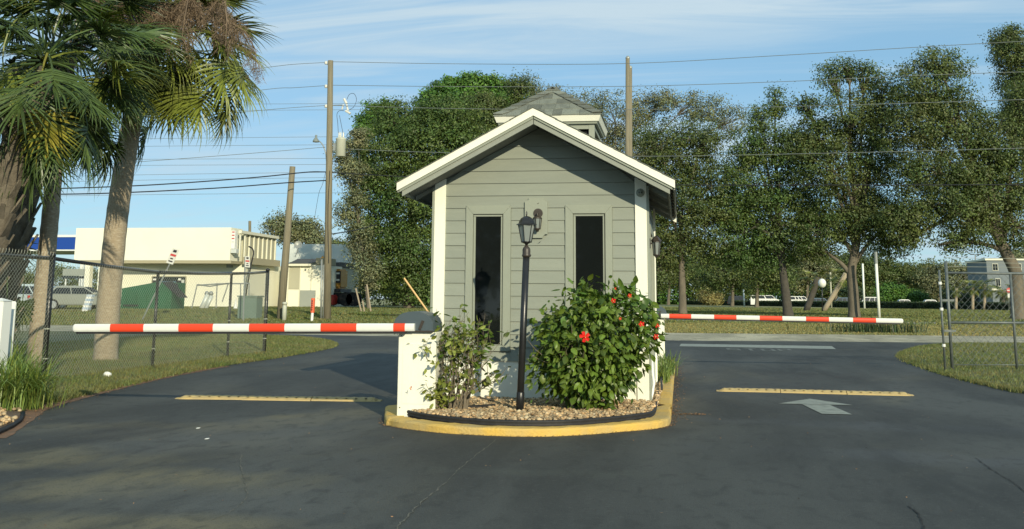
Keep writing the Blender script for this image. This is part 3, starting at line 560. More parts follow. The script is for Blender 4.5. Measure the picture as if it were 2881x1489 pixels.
def window(x0, x1, xi0, xi1, gx0, gx1):
    z0, z1 = ZW0, ZW1; zi1 = z1 - .105; zi0 = .76; yo, yi = YF - .032, YF + .02
    w = MB(); w.box((gx0 - .008, YF + .001, zi0 - .01), (gx1 + .008, YF + .006, zi1)); pane = w.build('window', 'window_glass', booth)
    def cas(p4, nm='casing', y0=yo, y1=yi, mat='trim_gray'):
        m = MB(); m.prism([(q[0], y1, q[1]) for q in p4], None, (0, y0 - y1, 0)); m.build(nm, mat, pane, bevel=.003)
    cas([(x0, z1), (xi0, zi1), (xi1, zi1), (x1, z1)]); cas([(x0, z0), (xi0, zi0 - .01), (xi0, zi1 - .001), (x0, z1 - .001)]); cas([(x1, z1 - .001), (xi1, zi1 - .001), (xi1, zi0 - .01), (x1, z0)]); cas([(xi0, zi0 - .011), (x0 + .001, z0), (x1 - .001, z0), (xi1, zi0 - .011)])
    for q in ([(xi0 + .003, zi0), (gx0, zi0), (gx0, zi1 - .03), (xi0 + .003, zi1 - .03)], [(gx1, zi0), (xi1 - .012, zi0), (xi1 - .012, zi1 - .03), (gx1, zi1 - .03)], [(xi0 + .003, zi1 - .029), (xi1 - .012, zi1 - .029), (xi1 - .012, zi1 - .006), (xi0 + .003, zi1 - .006)], [(xi0 + .003, zi0 - .008), (xi1 - .012, zi0 - .008), (xi1 - .012, zi0 - .0005), (xi0 + .003, zi0 - .0005)]):
        cas(q, 'sash', YF - .010, YF + .0005)
window(-2.59, -2.03, -2.50, -2.125, -2.47, -2.155); window(-1.36, -.79, -1.265, -.875, -1.235, -.905)
# side window, meter box and hose on the right wall
m = MB(); m.box((XR - .01, 13.55, 1.15), (XR + .008, 15.3, 2.15)); sw = m.build('window', 'window_glass', booth)
for a_, b_ in (((13.45, 1.05), (13.55, 2.25)), ((15.3, 1.05), (15.4, 2.25)), ((13.551, 2.151), (15.299, 2.25)), ((13.551, 1.05), (15.299, 1.149)), ((14.40, 1.151), (14.45, 2.149))):
    m = MB(); m.box((XR - .008, a_[0], a_[1]), (XR + .024, b_[0], b_[1])); m.build('casing', 'trim_gray', sw)
m = MB(); m.box((XR + .008, 13.0, .62), (XR + .055, 13.35, 1.08)); m.build('meter_box', 'trim_gray', booth, bevel=.006)
m = MB(); m.tube([(XR + .03, 12.95, .62), (XR + .035, 12.93, .45), (XR + .05, 12.90, .33), (XR + .035, 12.84, .22), (XR + .01, 12.80, .13)], .016, 6); m.build('conduit', 'vinyl_white', booth, smooth=True)
# roof
YR0, YR1, HW = 12.235, 16.6, 1.66
def slope_slab(s, y0, y1, zo0, zo1, x0=0.0, x1=HW):   # s=+1 right, -1 left
    f = lambda dx, zo: (XC + s * dx, ZA - SL * dx + zo)
    a_, b_, c_, d_ = f(x0, zo1), f(x1, zo1), f(x1, zo0), f(x0, zo0)
    poly = [(a_[0], y0, a_[1]), (b_[0], y0, b_[1]), (c_[0], y0, c_[1]), (d_[0], y0, d_[1])]
    m = MB(); m.prism(poly, None, (0, y1 - y0, 0)); return m
for s in (-1, 1):
    slope_slab(s, YR0, YR0 + .035, -.093, 0).build('barge_board', 'white_paint', booth)
    slope_slab(s, YR0 + .018, YR0 + .05, -.125, -.0935, .004, HW - .03).build('barge_moulding', 'trim_gray', booth)
    slope_slab(s, YR0 + .036, YR0 + .075, -.190, -.127, .004, HW - .06).build('barge_frieze', 'fascia_gray', booth)
    slope_slab(s, YR1 - .035, YR1, -.18, 0).build('barge_board', 'white_paint', booth)
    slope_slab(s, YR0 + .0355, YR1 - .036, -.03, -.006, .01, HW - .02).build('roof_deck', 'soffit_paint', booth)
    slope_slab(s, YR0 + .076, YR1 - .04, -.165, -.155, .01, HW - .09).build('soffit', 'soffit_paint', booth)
    # eave: two lines of fascia with a vented gap between
    xe = XC + s * HW; ze = ztop(xe)
    m = MB(); m.box((xe - s * .022, YR0 + .036, ze - .11), (xe - s * .001, YR1 - .036, ze - .004)); m.build('eave_fascia', 'fascia_gray', booth)
    m = MB(); m.box((xe - s * .085, YR0 + .05, ze - .150), (xe - s * .063, YR1 - .036, ze - .03)); m.build('eave_fascia', 'fascia_gray', booth)
    for k in range(9):
        y = YR0 + .45 + k * .45; m = MB(); m.box((xe - s * .062, y, ze - .10), (xe - s * .023, y + .02, ze - .08)); m.build('vent_spacer', 'fascia_gray', booth)
    for k in range(4):
        y = YR0 + .55 + k * 1.15
        slope_slab(s, y, y + .045, -.215, -.166, .9, HW - .10).build('rafter_tail', 'fascia_gray', booth)
    # shingle courses of the main roof
    m = MB(); nC = 12
    for c_ in range(nC):
        d0, d1 = HW + .012 - c_ * (HW / nC), HW + .012 - (c_ + 1) * (HW / nC) - .02; d1 = max(d1, 0); y = YR0 - .012 - (c_ % 2) * .15
        while y < YR1:
            y2 = min(y + .298, YR1 + .01); y1_ = max(y, YR0 - .012)
            if y2 - y1_ > .02:
                q = [(XC + s * d0, y1_, ZA - SL * d0 + .014), (XC + s * d0, y2, ZA - SL * d0 + .014), (XC + s * d1, y2, ZA - SL * d1 + .007), (XC + s * d1, y1_, ZA - SL * d1 + .007)]
                m.hexa([(p[0], p[1], p[2] - .008) for p in q] + q) if s > 0 else m.hexa([(p[0], p[1], p[2] - .008) for p in q[::-1]] + q[::-1])
            y += .30
    m.build('roof_shingles', 'shingle', booth, kind='stuff')
# cupola
cx_, cy_ = -1.70, 14.36; cw, zc, zt = .715, 3.715, 4.215
cup = MB().box((cx_ - .50, cy_ - .50, 3.30), (cx_ + .50, cy_ + .50, 3.34)).build('cupola', 'soffit_paint', booth)
WL[cup.name] = WL[booth.name]
bw = .625
for sx in (-1, 1):
    for sy in (-1, 1):
        m = MB(); m.box((cx_ + sx * bw, cy_ + sy * bw, 3.0), (cx_ + sx * (bw - .075), cy_ + sy * (bw - .075), 3.645)); m.build('post', 'trim_gray', cup)
for s in (-1, 1):
    m = MB(); m.box((cx_ - bw + .076, cy_ + s * (bw - .004), 3.535), (cx_ + bw - .076, cy_ + s * (bw - .06), 3.645)); m.build('header', 'trim_gray', cup)
    m = MB(); m.box((cx_ + s * (bw - .004), cy_ - bw + .076, 3.535), (cx_ + s * (bw - .06), cy_ + bw - .076, 3.645)); m.build('header', 'trim_gray', cup)
    for k in range(6):
        z = 3.05 + .085 * k
        m = MB(); m.obox((cx_, cy_ + s * (bw - .05), z), (2 * bw - .16, .008, .085), rot(35 * s)); m.build('louvre', 'dark_void', cup)
        m = MB(); m.obox((cx_ + s * (bw - .05), cy_, z), (.008, 2 * bw - .16, .085), rot(0, -35 * s)); m.build('louvre', 'dark_void', cup)
m = MB(); m.box((cx_ - .52, cy_ - .52, 3.0), (cx_ + .52, cy_ + .52, 3.62)); m.build('vent_core', 'dark_void', cup)
m = MB(); m.box((cx_ - cw + .03, cy_ - cw + .03, 3.648), (cx_ + cw - .03, cy_ + cw - .03, 3.66)); m.build('soffit', 'trim_gray', cup)
def ringboard(hw, th, z0, z1, hw1, mat, nm):
    for a_ in range(4):
        r3 = rot(0, 0, 90 * a_); c = Vector((cx_, cy_, 0))
        p = [(-hw + th, -hw + th, z0), (hw - th, -hw + th, z0), (hw1, -hw1, z1), (-hw1, -hw1, z1)]
        q = [(-hw, -hw, z0), (hw, -hw, z0), (hw - th, -hw + th, z0), (-hw + th, -hw + th, z0), (-hw1, -hw1, z1), (hw1, -hw1, z1), (hw1 - th, -hw1 + th, z1), (-hw1 + th, -hw1 + th, z1)]
        m = MB(); m.hexa([c + r3 @ Vector(v) for v in q]); m.build(nm, mat, cup)
ringboard(cw - .03, .025, 3.632, zc, cw, 'white_paint', 'fascia'); ringboard(cw - .055, .03, 3.60, 3.6315, cw - .045, 'trim_gray', 'fascia_moulding')
# shingles of the cupola, each a piece of its own
def tri_shingles():
    nC = 5
    for a_ in range(4):
        r3 = rot(0, 0, 90 * a_); c = Vector((cx_, cy_, 0)); hw = cw + .012
        for k in range(nC):
            t0, t1 = k / nC, (k + 1) / nC; w0, w1 = hw * (1 - t0), hw * (1 - t1); z0, z1 = zc + (zt - zc) * t0, zc + (zt - zc) * t1
            xs = -w0 - random.uniform(0, .12); 
            while xs < w0:
                wd = random.choice((.12, .15, .19, .24)); a0, a1 = max(xs, -w0), min(xs + wd - .003, w0); b0_, b1_ = max(xs, -w1), min(xs + wd - .003, w1)
                xs += wd
                if a1 - a0 < .015: continue
                if b1_ < b0_: b0_ = b1_ = (max(min((b0_ + b1_) / 2, w1), -w1))
                l = .009 + random.uniform(0, .004); P = [(a0, -w0, z0 + l), (a1, -w0, z0 + l), (b1_, -w1, z1 + .004), (b0_, -w1, z1 + .004)]
                m = MB(); m.hexa([c + r3 @ (Vector(p) - Vector((0, 0, .012))) for p in P] + [c + r3 @ Vector(p) for p in P]); m.build('shingle', 'shingle', cup)
        # ridge caps along this hip
        d0, d1 = Vector((-hw, -hw, zc)), Vector((0, 0, zt)); n_ = 7
        for k in range(n_):
            p0, p1 = d0.lerp(d1, k / n_), d0.lerp(d1, min((k + 1.12) / n_, 1.0)); z_ = .034; dz = .024
            sl = (zt - zc) / hw; wq = .125 if k < n_ - 1 else .09
            A = lambda p, e: [p + Vector((0, wq, -0 + e)), p + Vector((0, 0, e + .006)), p + Vector((wq, 0, e))]
            lo_, hi_ = A(p0, z_), A(p1, dz - .006)
            m = MB(); v = [c + r3 @ q for q in lo_ + hi_] + [c + r3 @ (q - Vector((0, 0, .008))) for q in lo_ + hi_]
            m.add(v, [(0, 3, 4, 1), (1, 4, 5, 2), (6, 7, 10, 9), (7, 8, 11, 10), (0, 1, 7, 6), (1, 2, 8, 7), (3, 9, 10, 4), (4, 10, 11, 5), (0, 6, 9, 3), (2, 5, 11, 8)]); m.build('ridge_cap', 'shingle', cup)
tri_shingles()
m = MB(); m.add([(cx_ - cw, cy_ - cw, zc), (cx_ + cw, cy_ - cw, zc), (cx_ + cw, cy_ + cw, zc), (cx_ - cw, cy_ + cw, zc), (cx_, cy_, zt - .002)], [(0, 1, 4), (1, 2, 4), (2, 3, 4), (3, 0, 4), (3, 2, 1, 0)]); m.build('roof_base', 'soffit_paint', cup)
# plaque and things fixed to the wall
m = MB(); x0, x1, z0, z1 = -1.855, -1.575, 2.035, 2.525; q = .045
pl = [(x0, z0 + q), (x0 + .02, z0 + q), (x0 + .045, z0 + .02), (x0 + .05, z0), (x1 - .06, z0), (x1 - .055, z0 + .02), (x1 - .03, z0 + q), (x1, z0 + q), (x1, z1 - q), (x1 - .02, z1 - q), (x1 - .048, z1 - .02), (x1 - .052, z1), (x0 + .052, z1), (x0 + .048, z1 - .02), (x0 + .02, z1 - q), (x0, z1 - q)]
m.prism([(a_, YF - .018, b_) for a_, b_ in pl], None, (0, -.026, 0)); m.build('backing_plaque', 'trim_gray', booth)
for zz, xx in ((2.45, -1.70), (1.98, -1.68)):
    m = MB(); m.tube([(xx, YF - .045, zz), (xx + .012, YF - .05, zz + .006), (xx + .022, YF - .04, zz + .012)], .003, 5); m.build('hook', 'bronze_metal', booth)
def lantern(c, mat, label, r0, r1, h, roof_r, roof_h, side, glassm='lantern_glass', group=None, root=None, sub=None):
    """hexagonal lantern; c = bottom centre"""
    x, y, z = c; pt = lambda r, k, zz: Vector((x + r * math.cos(math.pi / 3 * k + .26), y + r * math.sin(math.pi / 3 * k + .26), zz))
    for k in range(6):
        m = MB(); a_, b_, c_, d_ = pt(r0, k, z + .012), pt(r0, k + 1, z + .012), pt(r1, k + 1, z + h), pt(r1, k, z + h); n_ = ((b_ - a_).cross(d_ - a_)).normalized() * .003
        m.add([a_, b_, c_, d_, a_ - n_, b_ - n_, c_ - n_, d_ - n_], [(0, 1, 2, 3), (7, 6, 5, 4), (0, 4, 5, 1), (2, 6, 7, 3)]); m.build('pane', glassm, sub)
        m = MB(); m.tube([pt(r0 + .003, k, z), pt(r1 + .003, k, z + h)], .0045, 5); m.build('frame_bar', mat, sub)
    m = MB(); m.lathe((x, y, z), [(.0, -.028), (.014, -.026), (.018, -.014), (r0 * .8, -.004), (r0 + .006, .004), (r0 + .006, .014), (0, .014)], 12); m.build('bottom_cup', mat, sub, smooth=True)
    m = MB(); rr = roof_r; m.lathe((x, y, z + h), [(0, 0), (rr, -.004), (rr, .004), (rr * .78, .016), (rr * .72, roof_h * .4), (rr * .55, roof_h * .72), (rr * .30, roof_h * .92), (.008, roof_h)], 12 if side else 6); m.build('roof', mat, sub, smooth=False)
    m = MB(); m.lathe((x, y, z + h + roof_h), [(.006, -.004), (.005, .006), (.012, .012), (.005, .02), (.010, .032), (.003, .046), (.0005, .058)], 8); m.build('finial', mat, sub, smooth=True)
    m = MB(); m.lathe((x, y, z), [(0, .02), (.014, .022), (.014, .05), (.018, .07), (.012, .10), (0, .108)], 10); m.build('bulb', 'bulb_white', sub, smooth=True)
w = thing('wall_lantern', 'small bronze wall lantern on the gray plaque, partly behind the post lamp', 'wall lamp', (-1.70, YF - .04, 2.12))
m = MB(); m.tube([(-1.69, YF - .038, 2.335), (-1.69, YF - .052, 2.335)], .058, 20); m.build('back_plate', 'bronze_metal', w)
m = MB(); m.tube([(-1.69, YF - .05, 2.33), (-1.69, YF - .10, 2.325), (-1.69, YF - .11, 2.29)], .012, 8); m.build('arm', 'bronze_metal', w, smooth=True)
lh = MB().lathe((-1.69, YF - .11, 2.27), [(0, .0), (.05, 0), (.035, .02), (.0, .03)], 8).build('lamp_head', 'bronze_metal', w); WL[lh.name] = WL[w.name]
lantern((-1.69, YF - .11, 2.135), 'bronze_metal', '', .034, .050, .135, .057, .02, True, sub=lh)
w = thing('wall_lantern', 'black wall lantern hanging on the shaded right side wall of the booth', 'wall lamp', (XR + .01, 13.2, 1.86))
m = MB(); m.box((XR + .006, 13.10, 1.93), (XR + .03, 13.18, 2.05)); m.build('back_plate', 'bronze_metal', w)
m = MB(); m.tube([(XR + .03, 13.14, 1.99), (XR + .09, 13.14, 1.99), (XR + .10, 13.14, 2.02)], .009, 6); m.build('arm', 'bronze_metal', w)
lh = MB().lathe((XR + .10, 13.14, 2.02), [(0, 0), (.07, 0), (.03, .05), (0, .07)], 6).build('lamp_head', 'bronze_metal', w); WL[lh.name] = WL[w.name]
lantern((XR + .10, 13.14, 1.84), 'bronze_metal', '', .035, .05, .17, .06, .02, True, sub=lh)
s = thing('alarm_sensor', 'round off-white sensor with two dark eyes on the right corner board', 'sensor', (-.448, YF - .036, 2.575))
m = MB(); m.tube([(-.448, YF - .037, 2.575), (-.448, YF - .05, 2.575), (-.448, YF - .058, 2.575)], [.050, .050, .042], 24); m.build('housing', 'trim_gray', s)
m = MB(); m.tube([(-.450, YF - .058, 2.575), (-.450, YF - .070, 2.575), (-.450, YF - .078, 2.575)], [.034, .030, .018], 20); m.build('dome', 'trim_gray', s, smooth=True)
for dx in (-.012, .014):
    m = MB(); m.tube([(-.448 + dx, YF - .076, 2.575), (-.448 + dx, YF - .082, 2.575)], .008, 10); m.build('eye', 'dark_void', s)
# ------------------------------------------------------------------ lamp post
lp = thing('lamp_post', 'black lamp post with six-sided lantern in front of the booth', 'lamp post', (-1.70, 11.34, .12))
b0, t0 = Vector((-1.70, 11.34, .10)), Vector((-1.635, 11.34, 1.80))
m = MB(); m.tube([b0, b0.lerp(t0, .5), t0], .037, 18); m.build('post', 'black_metal', lp, smooth=True)
m = MB(); m.tube([b0, b0.lerp(t0, .13), b0.lerp(t0, .135)], [.043, .043, .038], 18); m.build('base_sleeve', 'black_metal', lp, smooth=True)
m = MB(); m.lathe(t0 - Vector((0, 0, .03)), [(.036, -.02), (.046, -.018), (.050, .0), (.043, .012), (.044, .06), (.036, .080), (.022, .095), (.016, .108), (0, .11)], 18); m.build('collar', 'bronze_metal', lp, smooth=True)
m = MB(); m.tube([t0 + Vector((.035, -.01, -.03)), t0 + Vector((.052, -.015, -.03))], .006, 6); m.build('set_screw', 'bronze_metal', lp)
lh = MB().lathe(t0, [(0, .09), (.02, .092), (.02, .10), (0, .101)], 10).build('lamp_head', 'black_metal', lp); WL[lh.name] = WL[lp.name]
lantern((t0.x, t0.y, t0.z + .105), 'black_metal', '', .050, .089, .195, .113, .095, False, sub=lh)
# ------------------------------------------------------------------ barrier gates
def barrier(x0, x1, y0, y1, zt_, s, arm_px, edges, label, alabel, ya):
    """s = direction of the arm"""
    g = thing('barrier_gate', label, 'barrier gate', ((x0 + x1) / 2, y0, .12), 'parking barrier gates either side of the booth')
    m = MB(); m.box((x0, y0, .06), (x1, y1, zt_)); cab = m.build('cabinet', 'white_paint', g, bevel=.006); WL[cab.name] = WL[g.name]
    m = MB(); m.box((x0 + .05, y0 - .004, .2), (x1 - .05, y0 - .001, zt_ - .12)); m.build('door_panel', 'white_paint', cab)
    for xx in (x0 + .03, x1 - .03):
        for zz in (.16, zt_ - .04):
            m = MB(); m.tube([(xx, y0 - .001, zz), (xx, y0 - .006, zz)], .006, 8); m.build('screw', 'brass_screw', cab)
    m = MB(); xa, xb = (x0 - .05, x1 - .02) if s < 0 else (x0 + .02, x1 + .05); wd = xb - xa; hh = .22
    pr_ = [(xa, zt_ + .002)] + [(xa + wd * (0.5 - 0.5 * math.cos(math.pi * t)), zt_ + .02 + hh * math.sin(math.pi * t) ** .62 * .9) for t in np.linspace(.06, .94, 11)] + [(xb, zt_ + .002)]
    m.prism([(a_, y1 + .01, b_) for a_, b_ in pr_], None, (0, -(y1 - y0 + .06), 0)); hood = m.build('hood', 'gate_hood', g, bevel=.008); WL[hood.name] = WL[g.name]
    xm = (xa + xb) / 2
    m = MB(); m.tube([(xm - .02, y0 - .055, zt_ + .06), (xm - .02, y0 - .062, zt_ + .06)], .014, 12); m.build('lock', 'bronze_metal', hood)
    m = MB(); m.obox((xm + .09, y0 - .058, zt_ + .075), (.028, .012, .10), rot(0, 22, 0)); m.build('latch', 'bronze_metal', hood)
    m = MB(); m.box((xa + .005, y0 - .056, zt_ + .003), (xb - .005, y0 - .051, zt_ + .018)); m.build('hood_rim', 'bronze_metal', hood)
    p = [AY(u, v, ya) for u, v in arm_px]     # root, tip (centre of the painted face)
    d = (p[1] - p[0]); Lr = d.length; d = d.normalized(); R3 = Matrix((d, Vector((0, 1, 0)), d.cross(Vector((0, 1, 0))) * (1 if s < 0 else -1))).transposed()
    up = Vector((0, 0, 1)); up = (up - d * up.dot(d)).normalized(); hw = .042
    def rprof(c, sc_=1.0): return [c + Vector((0, yy * sc_, 0)) + up * zz * sc_ for yy, zz in ((-.022, -hw), (-.030, -hw * .6), (-.032, 0), (-.030, hw * .6), (-.020, hw * .93), (0, hw), (.02, hw * .93), (.03, hw * .6), (.032, 0), (.03, -hw * .6), (.022, -hw))]
    def seg(a_, b_, sa=1.0, sb=1.0, cap=True):
        m = MB(); A, B = rprof(a_, sa), rprof(b_, sb); n = len(A)
        m.add(A + B, [(i, (i + 1) % n, (i + 1) % n + n, i + n) for i in range(n)] + [tuple(range(n)), tuple(range(2 * n - 1, n - 1, -1))]); return m
    core = p[0] - d * .10
    arm = seg(core, p[1] - d * .02, .96, .96).build('arm', 'tape_white', g); WL[arm.name] = WL[g.name]
    ts = [(AY(u, 0.5 * (arm_px[0][1] + arm_px[1][1]), ya).x - p[0].x) / d.x for u in edges]
    for i in range(len(ts) - 1):
        seg(p[0] + d * (ts[i] + .001), p[0] + d * (ts[i + 1] - .001)).build('reflective_band', 'tape_red' if i % 2 == (0 if s < 0 else 1) else 'tape_white', arm)
    m = MB()
    for i in range(5):
        a0, a1 = i / 5, (i + 1) / 5; A, B = rprof(p[1] + d * (.035 * math.sin(a0 * 1.57)), math.cos(a0 * 1.45)), rprof(p[1] + d * (.035 * math.sin(a1 * 1.57)), math.cos(a1 * 1.45)); n = len(A)
        m.add(A + B, [(k, (k + 1) % n, (k + 1) % n + n, k + n) for k in range(n)] + ([tuple(range(n))] if i == 0 else []) + ([tuple(range(2 * n - 1, n - 1, -1))] if i == 4 else []))
    m.build('end_cap', 'plastic_white', arm)
    m = MB(); a_, b_ = p[0] - up * (hw + .001), p[1] - d * .02 - up * (hw + .001); m.hexa([a_ + Vector((0, -.024, 0)) - up * .024, b_ + Vector((0, -.024, 0)) - up * .024, b_ + Vector((0, .024, 0)) - up * .024, a_ + Vector((0, .024, 0)) - up * .024, a_ + Vector((0, -.024, 0)), b_ + Vector((0, -.024, 0)), b_ + Vector((0, .024, 0)), a_ + Vector((0, .024, 0))]); m.build('edge_rubber', 'rubber_black', arm)
    return g
barrier(-2.985, -2.575, 11.14, 11.52, .945, -1, [(1141, 921), (214, 922.5)], [1141, 1108, 1005, 904, 803, 703, 602, 505, 407, 313, 214], 'white barrier cabinet left of the booth with its striped arm across the left lane', '', 11.07)
barrier(-.735, -.315, 21.25, 21.65, .97, 1, [(1874, 889), (2536, 903)], [1874, 1883, 1945, 2009, 2072, 2137, 2201, 2267, 2332, 2399, 2464, 2536], 'farther barrier gate behind the right bush, striped arm across the right lane', '', 21.18)
m = MB(); m.tube([AY(1137, 783, 12.0), AY(1206, 880, 12.0)], .011, 8); m.top('marker_rod', 'tan_rod', 'thin tan rod leaning out above the left barrier hood', 'rod')
# ------------------------------------------------------------------ hibiscus bushes
def leaf_mesh(name, L_, W_, mat, droop=.25):
    xs = [0, .18, .45, .75, 1.0]; ws = [.02, .75, 1.0, .62, .02]; V = []
    for x, w in zip(xs, ws):
        z = -droop * L_ * x * x; V += [(x * L_, -w * W_ / 2, z - .10 * w * W_), (x * L_, 0, z + .08 * w * W_), (x * L_, w * W_ / 2, z - .10 * w * W_)]
    F = []
    for i in range(4):
        for j in range(2): F.append((i * 3 + j, i * 3 + j + 1, i * 3 + 4 + j, i * 3 + 3 + j))
    me = bpy.data.meshes.new(name); me.from_pydata(V, [], F); me.materials.append(MATS[mat]); me.update()
    return me, np.array(V), F
def frames(D, up=np.array([0, 0, 1.0]), twist=0.5):
    n = len(D); s = unit(np.cross(np.tile(up, (n, 1)) + rng.normal(size=(n, 3)) * twist, D)); u = np.cross(D, s); return np.stack([D, s, u], 2)
def put_leaves(root, P, D, S, me, V0, F, mat_stuff, nsingle, key):
    Rm = frames(D); order = np.argsort(key)
    for i in order[:nsingle]:
        o = bpy.data.objects.new('leaf', me); col.objects.link(o); o.parent = root
        m = Matrix([list(r) for r in (Rm[i] * S[i])]).to_4x4(); m.translation = Vector(P[i]) - WL[root.name]; o.matrix_local = m
    rest = order[nsingle:]
    if len(rest):
        V = np.einsum('nij,kj->nki', Rm[rest] * S[rest][:, None, None], V0) + P[rest][:, None, :] - np.array(WL[root.name])
        me2 = np_mesh('foliage', V, len(V0), F, tints(len(rest), .55, 1.4, .15)); o = link('foliage', me2, mat_stuff, root); o['kind'] = 'stuff'
def stem_tree(m, p, d, r, L_, depth, tips, spread=.5, nseg=4, taper=.72, lift=.12):
    pts = [Vector(p)]; rs = [r]; d = Vector(d).normalized()
    for i in range(nseg):
        d = (d + Vector((random.gauss(0, .13), random.gauss(0, .13), lift * random.random()))).normalized(); pts.append(pts[-1] + d * L_ / nseg); rs.append(r * (1 - (1 - taper) * (i + 1) / nseg))
        if depth <= 1: tips.append((pts[-1].copy(), d.copy(), depth))
    m.tube(pts, rs, 5 if depth else 4, cap=False)
    if depth > 0:
        for k in range(random.choice((2, 3))):
            nd = (d + Vector((random.gauss(0, spread), random.gauss(0, spread), random.gauss(0, spread * .6)))).normalized()
            stem_tree(m, pts[-1] if k == 0 else pts[random.randint(2, nseg)], nd, rs[-1] * .75, L_ * random.uniform(.6, .95), depth - 1, tips, spread, nseg, taper, lift)
lme, lV, lF = leaf_mesh('leaf', .090, .056, 'hibiscus_leaf_single'); tme, tV, tF = leaf_mesh('leaf', .078, .042, 'thin_leaf_single', .3)
hb = thing('hibiscus_bush', 'dense round hibiscus bush with red flowers right of the lamp post', 'bush', (-1.0, 11.75, .13))
m = MB(); tips = []
for k in range(13):
    a_ = random.uniform(0, 6.28); stem_tree(m, (-1.02 + random.gauss(0, .05), 11.68 + random.gauss(0, .05), .12), (math.cos(a_) * .6, math.sin(a_) * .35, 1), .014, .42, 2, tips, .45)
stem_tree(m, (-1.12, 11.55, .14), (-.9, -.2, .55), .010, .28, 1, tips); 
m.build('stems', 'stem_bark', hb, smooth=True)
n = 4900
d = unit(rng.normal(size=(n, 3))); rr = rng.uniform(.0, 1, (n, 1)) ** .26
c1 = np.array([-.92, 11.78, .86]); e1 = np.array([.62, .52, .60])
P = c1 + d * rr * e1 * (1 + .10 * np.sin(d[:, :1] * 7 + d[:, 2:] * 5) + .08 * np.cos(d[:, 1:2] * 9 + d[:, :1] * 11))
P[:, 0] += np.where(P[:, 2] < .7, (P[:, 0] - c1[0]) * -.25 * (0.7 - P[:, 2]) * 1.5, 0)
P[:, 0] += (P[:, 2] - .86) * .20
lo2 = rng.uniform(size=n) < .20; P[lo2] = np.array([-.98, 11.66, .48]) + d[lo2] * rr[lo2] * np.array([.46, .40, .32])
lowl = rng.uniform(size=n) < .05; P[lowl] = np.array([-1.42, 11.6, .55]) + rng.normal(size=(lowl.sum(), 3)) * np.array([.10, .10, .15])
fringe = rng.uniform(size=n) < .06; P[fringe] = c1 + d[fringe] * e1 * rng.uniform(1.0, 1.22, (fringe.sum(), 1))
ok = (P[:, 1] < YF - .06) & (P[:, 2] > .15) | (P[:, 0] > XR + .05) & (P[:, 2] > .2); P = P[ok]; d = d[ok]
D = unit((P - c1) * np.array([.8, 1.0, .3]) + rng.normal(size=P.shape) * .48 + np.array([0, -.12, -.38])); S = rng.uniform(.5, 1.3, len(P))
put_leaves(hb, P, D, S, lme, lV, lF, 'hibiscus_leaf', 300, P[:, 1] - S * .05)
def flower(root, p, r, facing=(.1, -1, .1), mat='petal_red'):
    f = Vector(facing).normalized(); s = f.cross(Vector((0, 0, 1))).normalized(); u = s.cross(f); m = MB(); p = Vector(p)
    for k in range(5):
        a_ = k * 1.2566 + random.uniform(-.15, .15); rd = s * math.cos(a_) + u * math.sin(a_); td = -s * math.sin(a_) + u * math.cos(a_)
        pts = [p, p + rd * r * .5 + td * r * .32 + f * r * .25, p + rd * r * 1.0 + td * r * .30 + f * r * .12, p + rd * r * 1.05 + f * r * .0, p + rd * r * .95 - td * r * .32 + f * r * .2, p + rd * r * .5 - td * r * .30 + f * r * .3, p + rd * r * .55 + f * r * .12]
        m.add(pts, [(0, 1, 6), (1, 2, 3, 6), (6, 3, 4, 5), (0, 6, 5)])
    fl = m.build('flower', mat, root); WL[fl.name] = WL[root.name]
    m = MB(); m.tube([p, p + f * r * .9 - u * r * .2], [.003, .0045], 5); m.build('stamen', 'petal_yellow', fl)
for u, v, r_, Y in ((1645, 948, .055, 11.22), (1726, 846, .026, 11.42), (1805, 912, .030, 11.45), (1849, 915, .028, 11.62), (1846, 948, .030, 11.62), (1745, 897, .016, 11.42), (1772, 832, .022, 11.6), (1730, 812, .018, 11.66)):
    flower(hb, AY(u, v, Y - .05), r_, (random.uniform(-.4, .4), -1, random.uniform(-.3, .3)))
tb = thing('hibiscus_bush', 'thin leggy hibiscus bush with sparse leaves in front of the left barrier cabinet', 'bush', (-2.42, 11.3, .13))
m = MB(); tips = []
for k in range(22):
    a_ = 2 * math.pi * k / 22 + random.uniform(-.3, .3); q = Vector((-2.45 + random.gauss(0, .10), 11.32 + random.gauss(0, .05), .12)); lean = random.choice((.5, .9, 1.15)); stem_tree(m, q, (math.cos(a_) * lean, math.sin(a_) * .28, 1.7), .0085, .44, 2, tips, .30, 5, .7, .12)
for q in ((-2.30, 11.28), (-2.28, 11.32), (-2.33, 11.3)): stem_tree(m, (q[0], q[1], .1), (.25, 0, 1), .02, .30, 2, tips, .4, 4)
for k in range(9): stem_tree(m, (-2.56 + random.gauss(0, .05), 11.2, .12), (random.uniform(-.4, .4), -.1, 1), .006, .20, 1, tips, .5, 4)
for k in range(3): stem_tree(m, (-2.2, 11.26, .3), (1.0, -.1, .5), .006, .25, 1, tips, .4, 4)
m.build('stems', 'stem_bark', tb, smooth=True)
P = []; D = []
for p, d_, dep in tips:
    if p.x < -3.05 or p.x > -1.78 or p.z > 1.45 or p.y > 12.6: continue
    dens = 1.0 + 2.0 * math.exp(-((p.x + 2.42) ** 2 + (p.z - .82) ** 2) / .02) + 1.8 * math.exp(-((p.x + 2.12) ** 2 + (p.z - 1.0) ** 2) / .02) + 3.0 * math.exp(-((p.x + 2.5) ** 2 + (p.z - .32) ** 2) / .02)
    for k in range(int(dens * random.choice((0, 0, 1, 1, 1)))):
        q = p + Vector([random.gauss(0, .026) for _ in range(3)]); P.append(q[:]); dd = (d_ * .4 + Vector((random.gauss(0, .7), random.gauss(-.1, .6), random.gauss(-.3, .5)))).normalized(); D.append(dd[:])
P = np.array(P); D = np.array(D); S = rng.uniform(.6, 1.3, len(P)); put_leaves(tb, P, D, S, tme, tV, tF, 'hibiscus_leaf', 300, P[:, 1]); print('thin bush leaves', len(P))
